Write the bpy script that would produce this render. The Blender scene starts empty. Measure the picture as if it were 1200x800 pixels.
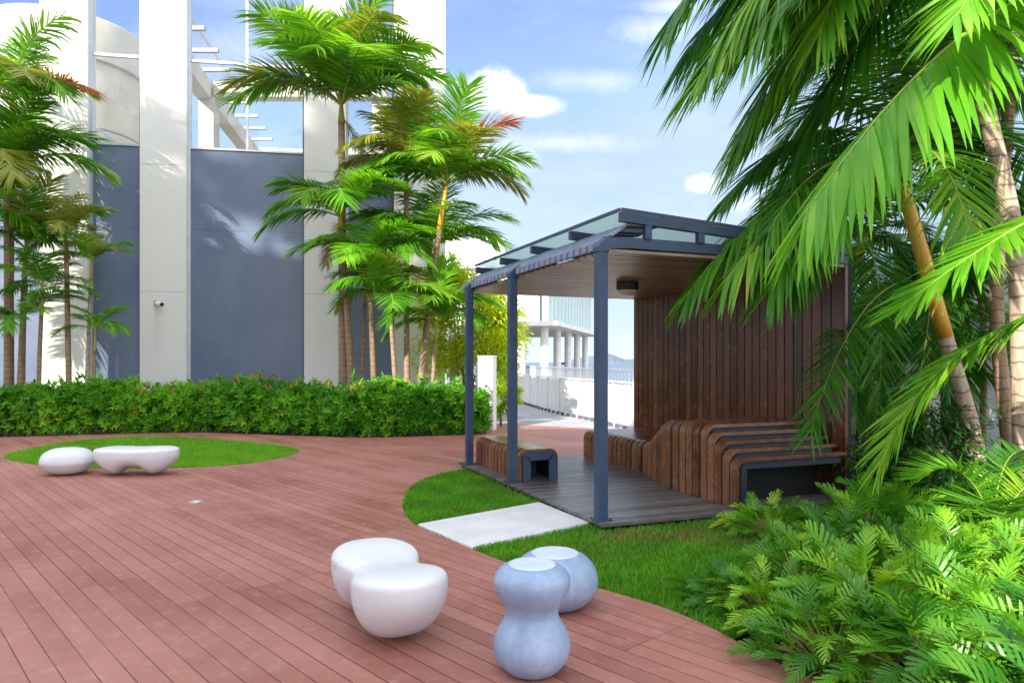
import bpy, bmesh, math, random
import numpy as np
from mathutils import Vector, Matrix
from mathutils.geometry import delaunay_2d_cdt
R = math.radians
S = bpy.context.scene
COL = S.collection
rnd = random.Random(7)
FPX = 836.0; HV = 424.0; CH = 1.5

def P(u, v, Y):                       # photo pixel + distance -> world point
    return Vector(((u-600)/FPX*Y, Y, CH-(v-HV)/FPX*Y))
def G(u, v, z=0.0):                   # photo pixel on the plane z
    Y = FPX*(CH-z)/(v-HV)
    return Vector(((u-600)/FPX*Y, Y, z))

# ------------------------------------------------------------------ materials
def nmat(name):
    m = bpy.data.materials.new(name); m.use_nodes = True
    nt = m.node_tree
    return m, nt, nt.nodes, nt.links, nt.nodes['Principled BSDF']
def math_n(nt, op, a, b=None, c=None, clamp=False):
    n = nt.nodes.new('ShaderNodeMath'); n.operation = op; n.use_clamp = clamp
    for i, x in enumerate((a, b, c)):
        if x is None: continue
        if isinstance(x, (int, float)): n.inputs[i].default_value = x
        else: nt.links.new(x, n.inputs[i])
    return n.outputs[0]
def mixc(nt, f, a, b, blend='MIX'):
    n = nt.nodes.new('ShaderNodeMix'); n.data_type = 'RGBA'; n.blend_type = blend
    for i, x in ((0, f), (6, a), (7, b)):
        if isinstance(x, (int, float)): n.inputs[i].default_value = x
        elif isinstance(x, tuple): n.inputs[i].default_value = (*x[:3], 1)
        else: nt.links.new(x, n.inputs[i])
    return n.outputs[2]
def coords(nt, scale=(1, 1, 1), rotz=0, kind='Object'):
    t = nt.nodes.new('ShaderNodeTexCoord'); m = nt.nodes.new('ShaderNodeMapping')
    m.inputs['Scale'].default_value = scale; m.inputs['Rotation'].default_value = (0, 0, rotz)
    nt.links.new(t.outputs[kind], m.inputs[0]); return m.outputs[0]
def noise(nt, vec, scale, detail=4, rough=.55, out=0):
    n = nt.nodes.new('ShaderNodeTexNoise'); n.inputs['Scale'].default_value = scale
    n.inputs['Detail'].default_value = detail; n.inputs['Roughness'].default_value = rough
    if vec is not None: nt.links.new(vec, n.inputs['Vector'])
    return n.outputs[out]
def ramp(nt, f, stops):
    n = nt.nodes.new('ShaderNodeValToRGB'); e = n.color_ramp.elements
    while len(e) < len(stops): e.new(.5)
    for i, (p, c) in enumerate(stops):
        e[i].position = p; e[i].color = (*c, 1) if len(c) == 3 else c
    nt.links.new(f, n.inputs[0]); return n.outputs[0]
def bump(nt, h, strength, dist, bsdf):
    b = nt.nodes.new('ShaderNodeBump'); b.inputs['Strength'].default_value = strength
    b.inputs['Distance'].default_value = dist
    nt.links.new(h, b.inputs['Height']); nt.links.new(b.outputs[0], bsdf.inputs['Normal'])
def simple(name, c1, c2=None, scale=6, rough=.6, metal=0, bmp=.0, bscale=40, spec=.5, coat=0, stretch=(1, 1, 1), lo=.35, hi=.65):
    m, nt, N, L, b = nmat(name)
    b.inputs['Roughness'].default_value = rough; b.inputs['Metallic'].default_value = metal
    b.inputs['Specular IOR Level'].default_value = spec; b.inputs['Coat Weight'].default_value = coat
    v = coords(nt, stretch)
    f = noise(nt, v, scale, 5, .6)
    L.new(ramp(nt, f, [(lo, c1), (hi, c2 or tuple(x*.85 for x in c1))]), b.inputs['Base Color'])
    r = math_n(nt, 'MULTIPLY_ADD', noise(nt, v, scale*2.3), .25, rough-.12, True)
    L.new(r, b.inputs['Roughness'])
    if bmp: bump(nt, noise(nt, v, bscale, 3), bmp, .01, b)
    return m
def leafmat(name, c1, c2, trans=.35, rough=.42, scale=3.0, c3=None):
    m, nt, N, L, b = nmat(name)
    oi = N.new('ShaderNodeObjectInfo')
    f = noise(nt, coords(nt), scale, 3, .6)
    f2 = math_n(nt, 'ADD', f, math_n(nt, 'MULTIPLY_ADD', oi.outputs['Random'], .34, -.17))
    at = N.new('ShaderNodeAttribute'); at.attribute_name = 'leafvar'
    f3 = math_n(nt, 'ADD', f2, math_n(nt, 'MULTIPLY_ADD', at.outputs['Fac'], .5, -.25))
    st = [(.25, c1), (.62, c2)]
    if c3: st.append((.86, c3))
    c = ramp(nt, f3, st)
    L.new(c, b.inputs['Base Color']); b.inputs['Roughness'].default_value = rough
    b.inputs['Specular IOR Level'].default_value = .4
    t = N.new('ShaderNodeBsdfTranslucent')
    L.new(mixc(nt, 1.0, c, (1.25, 1.2, .55), 'MULTIPLY'), t.inputs[0])
    mx = N.new('ShaderNodeMixShader'); mx.inputs[0].default_value = trans
    L.new(b.outputs[0], mx.inputs[1]); L.new(t.outputs[0], mx.inputs[2])
    L.new(mx.outputs[0], N['Material Output'].inputs[0])
    return m
def deck_mat():
    m, nt, N, L, b = nmat('red deck boards')
    W, LEN = .123, 3.1
    t = N.new('ShaderNodeTexCoord'); sx = N.new('ShaderNodeSeparateXYZ')
    mp = N.new('ShaderNodeMapping'); mp.inputs['Rotation'].default_value = (0, 0, -R(132.8))
    L.new(t.outputs['Object'], mp.inputs[0]); L.new(mp.outputs[0], sx.inputs[0])
    al, ac = sx.outputs[0], sx.outputs[1]
    q = math_n(nt, 'DIVIDE', ac, W); row = math_n(nt, 'FLOOR', q); fr = math_n(nt, 'FRACT', q)
    wn = N.new('ShaderNodeTexWhiteNoise'); wn.noise_dimensions = '1D'
    L.new(math_n(nt, 'FLOOR', math_n(nt, 'DIVIDE', row, 3)), wn.inputs['W'])
    off = math_n(nt, 'DIVIDE', math_n(nt, 'FLOOR', math_n(nt, 'MULTIPLY', wn.outputs[0], 4)), 4)
    a2 = math_n(nt, 'ADD', math_n(nt, 'DIVIDE', al, LEN), off)
    idx = math_n(nt, 'FLOOR', a2); fa = math_n(nt, 'FRACT', a2)
    cx = N.new('ShaderNodeCombineXYZ'); L.new(row, cx.inputs[0]); L.new(idx, cx.inputs[1])
    w2 = N.new('ShaderNodeTexWhiteNoise'); L.new(cx.outputs[0], w2.inputs['Vector'])
    vv = N.new('ShaderNodeCombineXYZ')
    L.new(math_n(nt, 'MULTIPLY', al, 1.2), vv.inputs[0]); L.new(math_n(nt, 'MULTIPLY', ac, 26), vv.inputs[1]); L.new(w2.outputs[0], vv.inputs[2])
    gr = noise(nt, vv.outputs[0], 3.0, 5, .65)
    big = noise(nt, mp.outputs[0], .7, 4, .6)
    blot = noise(nt, mp.outputs[0], 9, 5, .7)
    c = ramp(nt, w2.outputs[0], [(0, (.235, .084, .058)), (.5, (.315, .124, .088)), (1, (.385, .168, .125))])
    c = mixc(nt, math_n(nt, 'MULTIPLY', gr, .5), c, (.24, .080, .060))
    c = mixc(nt, math_n(nt, 'MULTIPLY_ADD', big, 2.0, -.75, True), c, (.44, .20, .165))  # broad random tone, strengthened to suggest uneven shading over the deck
    c = mixc(nt, math_n(nt, 'MULTIPLY_ADD', blot, 2.2, -1.15, True), c, (.50, .30, .26))
    d1 = math_n(nt, 'MINIMUM', fr, math_n(nt, 'SUBTRACT', 1, fr))
    d2 = math_n(nt, 'MULTIPLY', math_n(nt, 'MINIMUM', fa, math_n(nt, 'SUBTRACT', 1, fa)), LEN/W)
    gw = math_n(nt, 'MULTIPLY_ADD', noise(nt, mp.outputs[0], 2.0, 2), .016, .016)
    g1 = math_n(nt, 'LESS_THAN', d1, gw)
    g2 = math_n(nt, 'LESS_THAN', d2, .022)
    # screw heads beside board ends
    gap = math_n(nt, 'MAXIMUM', g1, g2)
    gap = math_n(nt, 'MULTIPLY', gap, math_n(nt, 'MULTIPLY_ADD', noise(nt, mp.outputs[0], .45, 3), 2.8, -.55, True))
    c = mixc(nt, gap, c, (.07, .022, .02))
    L.new(c, b.inputs['Base Color'])
    L.new(math_n(nt, 'MULTIPLY_ADD', gr, .25, .42), b.inputs['Roughness'])
    b.inputs['Specular IOR Level'].default_value = .35
    h = math_n(nt, 'ADD', math_n(nt, 'MULTIPLY', math_n(nt, 'MINIMUM', d1, .07), 9), math_n(nt, 'MULTIPLY', gr, .25))
    h = math_n(nt, 'ADD', h, math_n(nt, 'MULTIPLY', w2.outputs[0], .15))
    bump(nt, h, .28, .01, b)
    return m
def slat_mat(name, cols, pitch, rough=.4, y0=0.0, wet=0.0):
    """timber whose boards repeat along local y"""
    m, nt, N, L, b = nmat(name)
    t = N.new('ShaderNodeTexCoord'); sx = N.new('ShaderNodeSeparateXYZ'); L.new(t.outputs['Object'], sx.inputs[0])
    row = math_n(nt, 'FLOOR', math_n(nt, 'DIVIDE', math_n(nt, 'SUBTRACT', sx.outputs[1], y0), pitch))
    wn = N.new('ShaderNodeTexWhiteNoise'); wn.noise_dimensions = '1D'; L.new(row, wn.inputs['W'])
    cv = N.new('ShaderNodeCombineXYZ')
    L.new(math_n(nt, 'MULTIPLY_ADD', sx.outputs[0], 1.5, math_n(nt, 'MULTIPLY', wn.outputs[0], 20)), cv.inputs[0])
    L.new(math_n(nt, 'MULTIPLY', sx.outputs[1], 45), cv.inputs[1]); L.new(math_n(nt, 'MULTIPLY', sx.outputs[2], 1.5), cv.inputs[2])
    gr = noise(nt, cv.outputs[0], 2.0, 6, .65)
    c = ramp(nt, wn.outputs[0], [(0, cols[0]), (.5, cols[1]), (1, cols[2])])
    c = mixc(nt, math_n(nt, 'MULTIPLY_ADD', gr, 1.6, -.45, True), c, tuple(x*.45 for x in cols[0]))
    blot = noise(nt, t.outputs['Object'], 5, 5, .7)
    c = mixc(nt, math_n(nt, 'MULTIPLY_ADD', blot, 1.3, -.62, True), c, tuple(min(1, x*1.2) for x in cols[2]))
    L.new(c, b.inputs['Base Color'])
    L.new(math_n(nt, 'MULTIPLY_ADD', blot, .3, rough-.15), b.inputs['Roughness'])
    bump(nt, gr, .25, .006, b)
    return m
def trunk_mat(name, c1, c2, ring, pitch=.13, top=None):
    m, nt, N, L, b = nmat(name)
    t = N.new('ShaderNodeTexCoord'); sx = N.new('ShaderNodeSeparateXYZ'); L.new(t.outputs['Object'], sx.inputs[0])
    wob = math_n(nt, 'MULTIPLY_ADD', noise(nt, t.outputs['Object'], 3), .22, sx.outputs[2])
    fr = math_n(nt, 'FRACT', math_n(nt, 'DIVIDE', wob, pitch))
    rg = math_n(nt, 'LESS_THAN', fr, math_n(nt, 'MULTIPLY_ADD', noise(nt, t.outputs['Object'], 2.5), .30, -.04))
    f = noise(nt, coords(nt, (6, 6, 1.2)), 4, 6, .7)
    c = ramp(nt, f, [(.3, c1), (.68, c2)])
    c = mixc(nt, math_n(nt, 'MULTIPLY', rg, .7), c, ring)
    L.new(c, b.inputs['Base Color']); b.inputs['Roughness'].default_value = .7
    bump(nt, math_n(nt, 'ADD', math_n(nt, 'MULTIPLY', rg, -.5), f), .5, .01, b)
    return m
M = {}
M['deck'] = deck_mat()
M['soil'] = simple('dark soil', (.035, .024, .016), (.075, .05, .03), 8, .95, bmp=.6)
M['turf'] = simple('turf floor', (.06, .19, .012), (.11, .28, .02), 14, .9, bmp=.5)
M['grass'] = leafmat('grass blades', (.075, .27, .010), (.16, .44, .015), .40, .6, 2.2, (.28, .50, .03))
M['pad'] = simple('pale concrete', (.68, .67, .67), (.58, .57, .57), 3, .7, bmp=.15, bscale=90)
M['path'] = simple('grey path paving', (.36, .36, .40), (.28, .28, .32), 2, .8, bmp=.1)
M['slate'] = simple('slate blue steel', (.040, .070, .140), (.026, .048, .100), 5, .5, metal=.0, spec=.5)
M['slate_shaded'] = simple('shaded slate blue steel', (.022, .032, .058), (.015, .022, .042), 5, .45)  # darker copy of the slate steel, shade put into the colour
M['slate_top'] = simple('weathered blue grey slat ends', (.24, .28, .37), (.16, .20, .28), 9, .55)
M['wallwood'] = slat_mat('dark red brown wall timber', [(.075, .023, .014), (.155, .050, .030), (.25, .090, .055)], .139, .24)
M['ceilwood'] = slat_mat('ceiling timber', [(.24, .155, .10), (.33, .23, .155), (.44, .32, .225)], .139, .36)
M['benchwood'] = slat_mat('bench timber', [(.12, .045, .020), (.22, .088, .040), (.33, .150, .075)], .125, .26)
M['platwood'] = slat_mat('wet grey platform timber', [(.085, .076, .074), (.14, .126, .122), (.22, .20, .195)], .1012, .34, -.16)
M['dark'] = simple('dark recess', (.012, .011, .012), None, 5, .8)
M['white'] = simple('white wall paint', (.82, .80, .755), (.76, .745, .70), 1.2, .65, bmp=.06, lo=.3, hi=.8)
M['white2'] = simple('white fence paint', (.82, .82, .80), (.74, .74, .72), 2, .6)
M['cream'] = simple('cream render', (.58, .53, .43), (.50, .46, .37), 1.0, .7)
M['strip'] = simple('dark joint', (.10, .10, .11), None, 5, .7)
M['frame'] = simple('pale aluminium frame', (.62, .64, .68), (.52, .54, .58), 5, .4, metal=.3)
M['panel'] = None
M['wshell'] = simple('white glassfibre', (.69, .69, .71), (.62, .62, .65), 4, .42, coat=.15, lo=.3, hi=.75, bmp=.05, bscale=60)
def scuff(m, col, sc, thr):
    nt = m.node_tree; b = nt.nodes['Principled BSDF']; src = b.inputs['Base Color'].links[0].from_socket
    t = nt.nodes.new('ShaderNodeTexCoord')
    f1 = noise(nt, coords(nt, (1, 1, 3)), sc, 6, .75); f2 = noise(nt, t.outputs['Object'], 2.1, 3)
    k = math_n(nt, 'MULTIPLY', math_n(nt, 'MULTIPLY_ADD', f1, 9, -9*thr, True), math_n(nt, 'MULTIPLY_ADD', f2, 3, -1.1, True))
    sp = math_n(nt, 'MULTIPLY', math_n(nt, 'GREATER_THAN', noise(nt, t.outputs['Object'], 85, 2), .715), .5)
    nt.links.new(mixc(nt, math_n(nt, 'MULTIPLY', math_n(nt, 'MAXIMUM', k, sp), .55), src, col), b.inputs['Base Color'])
scuff(M['wshell'], (.36, .34, .31), 7, .56)
M['bark'] = trunk_mat('ringed palm bark', (.22, .13, .07), (.42, .29, .18), (.10, .06, .035))
M['barkpale'] = trunk_mat('pale ringed palm bark', (.33, .22, .14), (.56, .44, .34), (.10, .065, .045), .16)
M['shaft'] = simple('yellow crown shaft', (.70, .46, .04), (.58, .27, .03), 3, .45, stretch=(3, 3, .6))
M['shaftg'] = simple('green yellow crown shaft', (.30, .30, .06), (.42, .27, .05), 3, .45, stretch=(3, 3, .6))
M['rachis'] = simple('yellow green leaf rib', (.30, .36, .06), (.22, .30, .05), 3, .5)
M['fronddeep'] = leafmat('deep green frond', (.028, .15, .012), (.075, .28, .018), .38, .40, 1.6, (.13, .33, .03))  # darker copy of the frond green, shade put into the colour
M['frond'] = leafmat('green frond', (.055, .22, .012), (.13, .38, .018), .44, .42, 1.6, (.30, .48, .03))
M['frondlime'] = leafmat('lime frond', (.11, .37, .015), (.20, .49, .025), .48, .38, 1.6, (.32, .58, .05))  # young lime leaf, also the sunlit copy of the frond green
M['frondyel'] = leafmat('yellowing frond', (.16, .26, .03), (.32, .33, .05), .35, .5, 1.6)
M['fronddead'] = leafmat('orange dying frond', (.36, .09, .02), (.50, .19, .04), .4, .6, 2)
M['frondbrown'] = leafmat('dry brown frond', (.32, .24, .15), (.45, .36, .24), .2, .7, 2)
M['hedge'] = leafmat('hedge leaf', (.055, .24, .010), (.18, .46, .018), .42, .42, 1.3, (.42, .60, .05))
M['flower'] = simple('red flower spike', (.65, .06, .04), (.55, .10, .04), 20, .6)
M['stem'] = simple('brown stem', (.16, .11, .06), (.24, .17, .09), 12, .8)
M['fern'] = leafmat('lobed garden leaf', (.04, .19, .010), (.18, .44, .022), .42, .36, 2.6, (.42, .62, .05))
M['fernyel'] = leafmat('yellowed lobed leaf', (.38, .40, .03), (.50, .42, .03), .3, .5, 3)
M['petiole'] = simple('pale green leaf stalk', (.26, .36, .07), (.36, .32, .10), 10, .5)
M['bamboo'] = leafmat('yellow foliage', (.30, .50, .015), (.58, .68, .015), .55, .5, 1.2, (.72, .72, .03))
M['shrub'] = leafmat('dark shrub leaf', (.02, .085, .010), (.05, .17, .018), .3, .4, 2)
M['water'] = simple('sea water', (.05, .11, .17), (.07, .14, .20), .05, .25)
M['hill'] = simple('far headland', (.10, .13, .17), (.13, .16, .20), .02, .9)
M['ground'] = simple('terrace slab', (.30, .28, .26), (.24, .22, .20), 1, .9)
M['greywall'] = simple('pale grey cladding', (.30, .32, .36), (.22, .24, .29), .9, .5, stretch=(1, 1, .3))
M['tower'] = simple('plain pale shade block render', (.55, .53, .50), (.48, .46, .44), .3, .8)
M['teal'] = simple('pale teal shutters', (.36, .55, .56), (.46, .63, .63), 2, .35)
M['darkwin'] = simple('dark window', (.10, .12, .14), (.06, .07, .09), 2, .2)
M['black'] = simple('black lamp housing', (.02, .02, .022), None, 6, .4)
M['diffuser'] = simple('frosted lamp glass', (.72, .62, .48), (.66, .56, .43), 6, .35)
M['steel'] = simple('brushed steel', (.62, .62, .62), None, 20, .35, metal=.8)
def panel_mat():
    m, nt, N, L, b = nmat('blue grey glass panel')
    v = coords(nt, (1, 1, .6)); f = noise(nt, v, .9, 5, .65)
    L.new(ramp(nt, f, [(.3, (.12, .16, .25)), (.7, (.18, .22, .315))]), b.inputs['Base Color'])
    L.new(math_n(nt, 'MULTIPLY_ADD', f, .2, .22), b.inputs['Roughness'])
    b.inputs['Specular IOR Level'].default_value = .5
    bump(nt, noise(nt, v, .5, 2), .05, .05, b)
    return m
M['panel'] = panel_mat()
def blue_mat():
    m, nt, N, L, b = nmat('blue grey glazed shell')
    t = N.new('ShaderNodeTexCoord')
    f = noise(nt, coords(nt, (1.6, 1.6, .5)), 9, 6, .75)
    f2 = noise(nt, t.outputs['Object'], 3, 3)
    c = ramp(nt, math_n(nt, 'ADD', math_n(nt, 'MULTIPLY', f, .6), math_n(nt, 'MULTIPLY', f2, .4)),
             [(.3, (.185, .265, .41)), (.55, (.29, .375, .53)), (.75, (.42, .50, .64))])
    L.new(c, b.inputs['Base Color']); b.inputs['Roughness'].default_value = .38
    b.inputs['Coat Weight'].default_value = .2
    L.new(math_n(nt, 'MULTIPLY_ADD', f, .3, .28), b.inputs['Roughness'])
    bump(nt, noise(nt, t.outputs['Object'], 120, 3), .12, .003, b)
    return m
M['bshell'] = blue_mat()
scuff(M['bshell'], (.16, .20, .27), 9, .55)
M['btop'] = simple('pale sky lit seat top', (.58, .64, .73), (.48, .55, .67), 8, .4)  # paler than the shell: sky reflection on the tops painted in
def glass_mat(name, tint, gl=.12, fac=.0):
    m, nt, N, L, b = nmat(name); N.remove(b)
    tr = N.new('ShaderNodeBsdfTransparent'); tr.inputs[0].default_value = (*tint, 1)
    g = N.new('ShaderNodeBsdfGlossy'); g.inputs['Roughness'].default_value = .03
    g.inputs[0].default_value = (.9, .95, 1, 1)
    fr = N.new('ShaderNodeFresnel'); fr.inputs[0].default_value = 1.45
    fo = math_n(nt, 'ADD', math_n(nt, 'MULTIPLY', fr.outputs[0], .8), gl-.04, None, True)
    mx = N.new('ShaderNodeMixShader'); L.new(fo, mx.inputs[0])
    L.new(tr.outputs[0], mx.inputs[1]); L.new(g.outputs[0], mx.inputs[2])
    L.new(mx.outputs[0], N['Material Output'].inputs[0]); return m
M['seam'] = simple('panel seam', (.085, .11, .17), None, 4, .5)
M['glass'] = glass_mat('clear upper glazing', (.90, .94, .97), .06)
def frosted():
    m, nt, N, L, b = nmat('green tinted canopy glass')
    b.inputs['Base Color'].default_value = (.55, .66, .62, 1); b.inputs['Roughness'].default_value = .12
    tr = N.new('ShaderNodeBsdfTransparent'); tr.inputs[0].default_value = (.80, .90, .87, 1)
    tl = N.new('ShaderNodeBsdfTranslucent'); tl.inputs[0].default_value = (.74, .84, .80, 1)
    m1 = N.new('ShaderNodeMixShader'); m1.inputs[0].default_value = .5
    L.new(b.outputs[0], m1.inputs[1]); L.new(tl.outputs[0], m1.inputs[2])
    m2 = N.new('ShaderNodeMixShader'); m2.inputs[0].default_value = .55
    L.new(tr.outputs[0], m2.inputs[1]); L.new(m1.outputs[0], m2.inputs[2])
    L.new(m2.outputs[0], N['Material Output'].inputs[0]); return m
M['canopy'] = frosted()

# ------------------------------------------------------------------ mesh helpers
class MB:
    def __init__(s): s.v = []; s.f = []; s.mi = []; s.lv = None; s.cur = 0
    def add(s, vs, fs, mi=0):
        o = len(s.v); s.v += [tuple(v) for v in vs]; s.f += [tuple(i+o for i in f) for f in fs]; s.mi += [mi]*len(fs)
        if s.lv is not None: s.lv += [s.cur]*len(vs)
    def box(s, x0, x1, y0, y1, z0, z1, mi=0, bev=0):
        if bev:
            b = bev
            vs = []; 
            for z, i in ((z0, b), (z0+b, 0), (z1-b, 0), (z1, b)):
                vs += [(x0+i, y0+i, z), (x1-i, y0+i, z), (x1-i, y1-i, z), (x0+i, y1-i, z)]
            fs = [(3, 2, 1, 0), (12, 13, 14, 15)]
            for k in range(3):
                for j in range(4):
                    a = k*4+j; c = k*4+(j+1) % 4; fs.append((a, c, c+4, a+4))
            s.add(vs, fs, mi); return
        vs = [(x0,y0,z0),(x1,y0,z0),(x1,y1,z0),(x0,y1,z0),(x0,y0,z1),(x1,y0,z1),(x1,y1,z1),(x0,y1,z1)]
        s.add(vs, [(3,2,1,0),(4,5,6,7),(0,1,5,4),(1,2,6,5),(2,3,7,6),(3,0,4,7)], mi)
    def obox(s, a, b, w, h, mi=0, up=Vector((0, 0, 1))):     # beam from a to b, width w, height h
        a = Vector(a); b = Vector(b); d = (b-a).normalized()
        r = d.cross(up)
        if r.length < 1e-4: r = d.cross(Vector((0, 1, 0)))
        r.normalize(); u = r.cross(d)
        vs = []
        for p in (a, b):
            for i, j in ((-1, -1), (1, -1), (1, 1), (-1, 1)): vs.append(p+r*(i*w/2)+u*(j*h/2))
        s.add(vs, [(3,2,1,0),(4,5,6,7),(0,1,5,4),(1,2,6,5),(2,3,7,6),(3,0,4,7)], mi)
    def tube(s, pts, radii, n=8, mi=0, cap=True):
        pts = [Vector(p) for p in pts]; vs = []; ref = Vector((.31, .95, .05))
        for i, p in enumerate(pts):
            d = (pts[min(i+1, len(pts)-1)]-pts[max(i-1, 0)]).normalized()
            a = d.cross(ref).normalized(); b = d.cross(a)
            rr = radii[i] if isinstance(radii, (list, tuple)) else radii
            for k in range(n):
                t = 2*math.pi*k/n; vs.append(p+a*(rr*math.cos(t))+b*(rr*math.sin(t)))
        fs = []
        for i in range(len(pts)-1):
            for k in range(n):
                fs.append((i*n+k, i*n+(k+1) % n, (i+1)*n+(k+1) % n, (i+1)*n+k))
        if cap: fs += [tuple(range(n-1, -1, -1)), tuple((len(pts)-1)*n+k for k in range(n))]
        s.add(vs, fs, mi)
    def lathe(s, prof, n=48, c=(0, 0, 0), mi=0):
        vs = []; fs = []
        for r, z in prof:
            for k in range(n):
                t = 2*math.pi*k/n; vs.append((c[0]+r*math.cos(t), c[1]+r*math.sin(t), c[2]+z))
        for i in range(len(prof)-1):
            for k in range(n): fs.append((i*n+k, i*n+(k+1) % n, (i+1)*n+(k+1) % n, (i+1)*n+k))
        fs += [tuple(range(n-1, -1, -1)), tuple((len(prof)-1)*n+k for k in range(n))]
        s.add(vs, fs, mi)
    def ribbon(s, prof, y0, y1, th, mi=0):
        """board of thickness th following an open profile [(x,z)] and spanning y0..y1; th goes to the right-hand side"""
        n = len(prof); outer = [Vector((p[0], p[1])) for p in prof]; inner = []
        for i in range(n):
            d = (outer[min(i+1, n-1)]-outer[max(i-1, 0)]).normalized()
            inner.append(outer[i]+Vector((d.y, -d.x))*th)
        vs = []
        for y in (y0, y1):
            for p in outer: vs.append((p.x, y, p.y))
            for p in inner: vs.append((p.x, y, p.y))
        m = 2*n; fs = []
        for i in range(n-1):
            fs.append((i, i+1, m+i+1, m+i)); fs.append((n+i+1, n+i, m+n+i, m+n+i+1))
            fs.append((i+1, i, n+i, n+i+1)); fs.append((m+i, m+i+1, m+n+i+1, m+n+i))
        fs.append((0, m, m+n, n)); fs.append((m+n-1, n-1, 2*n-1, m+2*n-1))
        s.add(vs, fs, mi)
    def mesh(s, name, mats, smooth=False):
        me = bpy.data.meshes.new(name); me.from_pydata(s.v, [], s.f)
        mats = mats if isinstance(mats, (list, tuple)) else [mats]
        for m in mats: me.materials.append(M[m])
        me.polygons.foreach_set('material_index', s.mi)
        if smooth: me.polygons.foreach_set('use_smooth', [True]*len(s.f))
        if s.lv is not None:
            a = me.attributes.new('leafvar', 'FLOAT', 'POINT'); a.data.foreach_set('value', s.lv)
        me.update(); return me
    def build(s, name, mats, parent=None, smooth=False, fixn=False, auto=None):
        me = s.mesh(name, mats, smooth)
        if fixn:
            bm = bmesh.new(); bm.from_mesh(me); bmesh.ops.recalc_face_normals(bm, faces=bm.faces[:]); bm.to_mesh(me); bm.free()
        o = bpy.data.objects.new(name, me); COL.objects.link(o)
        if parent: o.parent = parent
        if auto: 
            me.polygons.foreach_set('use_smooth', [True]*len(me.polygons)); me.set_sharp_from_angle(angle=R(auto))
        return o
def LB():
    b = MB(); b.lv = []; return b
def tag(o, label=None, cat=None, group=None, kind=None):
    if label: o['label'] = label
    if cat: o['category'] = cat
    if group: o['group'] = group
    if kind: o['kind'] = kind
    return o
def empty(name, loc, rz=0, label=None, cat=None, group=None):
    o = bpy.data.objects.new(name, None); COL.objects.link(o); o.location = loc; o.rotation_euler = (0, 0, rz)
    o.empty_display_size = .2
    return tag(o, label, cat, group)
def link(name, me, parent=None, loc=(0, 0, 0), rot=(0, 0, 0), sc=1):
    o = bpy.data.objects.new(name, me); COL.objects.link(o); o.parent = parent
    o.location = loc; o.rotation_euler = rot; o.scale = (sc, sc, sc) if isinstance(sc, (int, float)) else sc
    return o
def struct(o): o['kind'] = 'structure'; return o
def catmull(pts, n=6, closed=False):
    out = []; m = len(pts)
    rng = range(m if closed else m-1)
    for i in rng:
        if closed: p0, p1, p2, p3 = pts[(i-1) % m], pts[i], pts[(i+1) % m], pts[(i+2) % m]
        else: p0, p1, p2, p3 = pts[max(i-1, 0)], pts[i], pts[i+1], pts[min(i+2, m-1)]
        for k in range(n):
            t = k/n
            out.append(.5*((2*p1)+(p2-p0)*t+(2*p0-5*p1+4*p2-p3)*t*t+(3*p1-p0-3*p2+p3)*t*t*t))
    if not closed: out.append(pts[-1])
    return out
def inside(pt, poly):
    x, y = pt; c = False; j = len(poly)-1
    for i in range(len(poly)):
        xi, yi = poly[i][0], poly[i][1]; xj, yj = poly[j][0], poly[j][1]
        if (yi > y) != (yj > y) and x < (xj-xi)*(y-yi)/(yj-yi)+xi: c = not c
        j = i
    return c
def bez(p0, p1, p2, p3, t):
    u = 1-t; return p0*(u*u*u)+p1*(3*u*u*t)+p2*(3*u*t*t)+p3*(t*t*t)

# ------------------------------------------------------------------ ground outlines
V2 = lambda x, y: Vector((x, y))
lawn_edge = [V2(2.35, 1.2), V2(1.85, 2.4), V2(1.436, 3.335), V2(1.25, 3.73), V2(1.146, 3.99), V2(.937, 4.354), V2(.568, 4.75), V2(0, 5.31), V2(-.32, 5.73),
             V2(-.86, 6.53), V2(-1.07, 7.12), V2(-1.16, 7.6), V2(-1.216, 8.4), V2(-1.1, 9.2), V2(-.82, 9.8), V2(-.45, 10.3), V2(.52, 11.0), V2(1.34, 11.25), V2(3.2, 11.6), V2(6, 11.8)]
lawn_edge = catmull(lawn_edge, 6)
isl = [V2(-8.05, 11.3), V2(-7.42, 10.72), V2(-6.64, 10.28), V2(-5.64, 10.03), V2(-4.72, 10.11), V2(-4.0, 10.45), V2(-3.68, 11.0), V2(-3.56, 11.6), V2(-3.6, 12.06),
       V2(-3.97, 12.6), V2(-4.74, 13.2), V2(-5.95, 13.95), V2(-7.1, 14.2), V2(-7.9, 13.95), V2(-8.3, 13.3), V2(-8.28, 12.2)]
isl = catmull(isl, 5, True)
hedge_edge = catmull([V2(-16, 13.6), V2(-12.5, 14.0), V2(-10.2, 14.3), V2(-8.3, 14.95), V2(-6.6, 15.2), V2(-5, 14.75), V2(-3.07, 14.25), V2(-1.8, 14.45), V2(-.55, 14.9)], 5)

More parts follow.
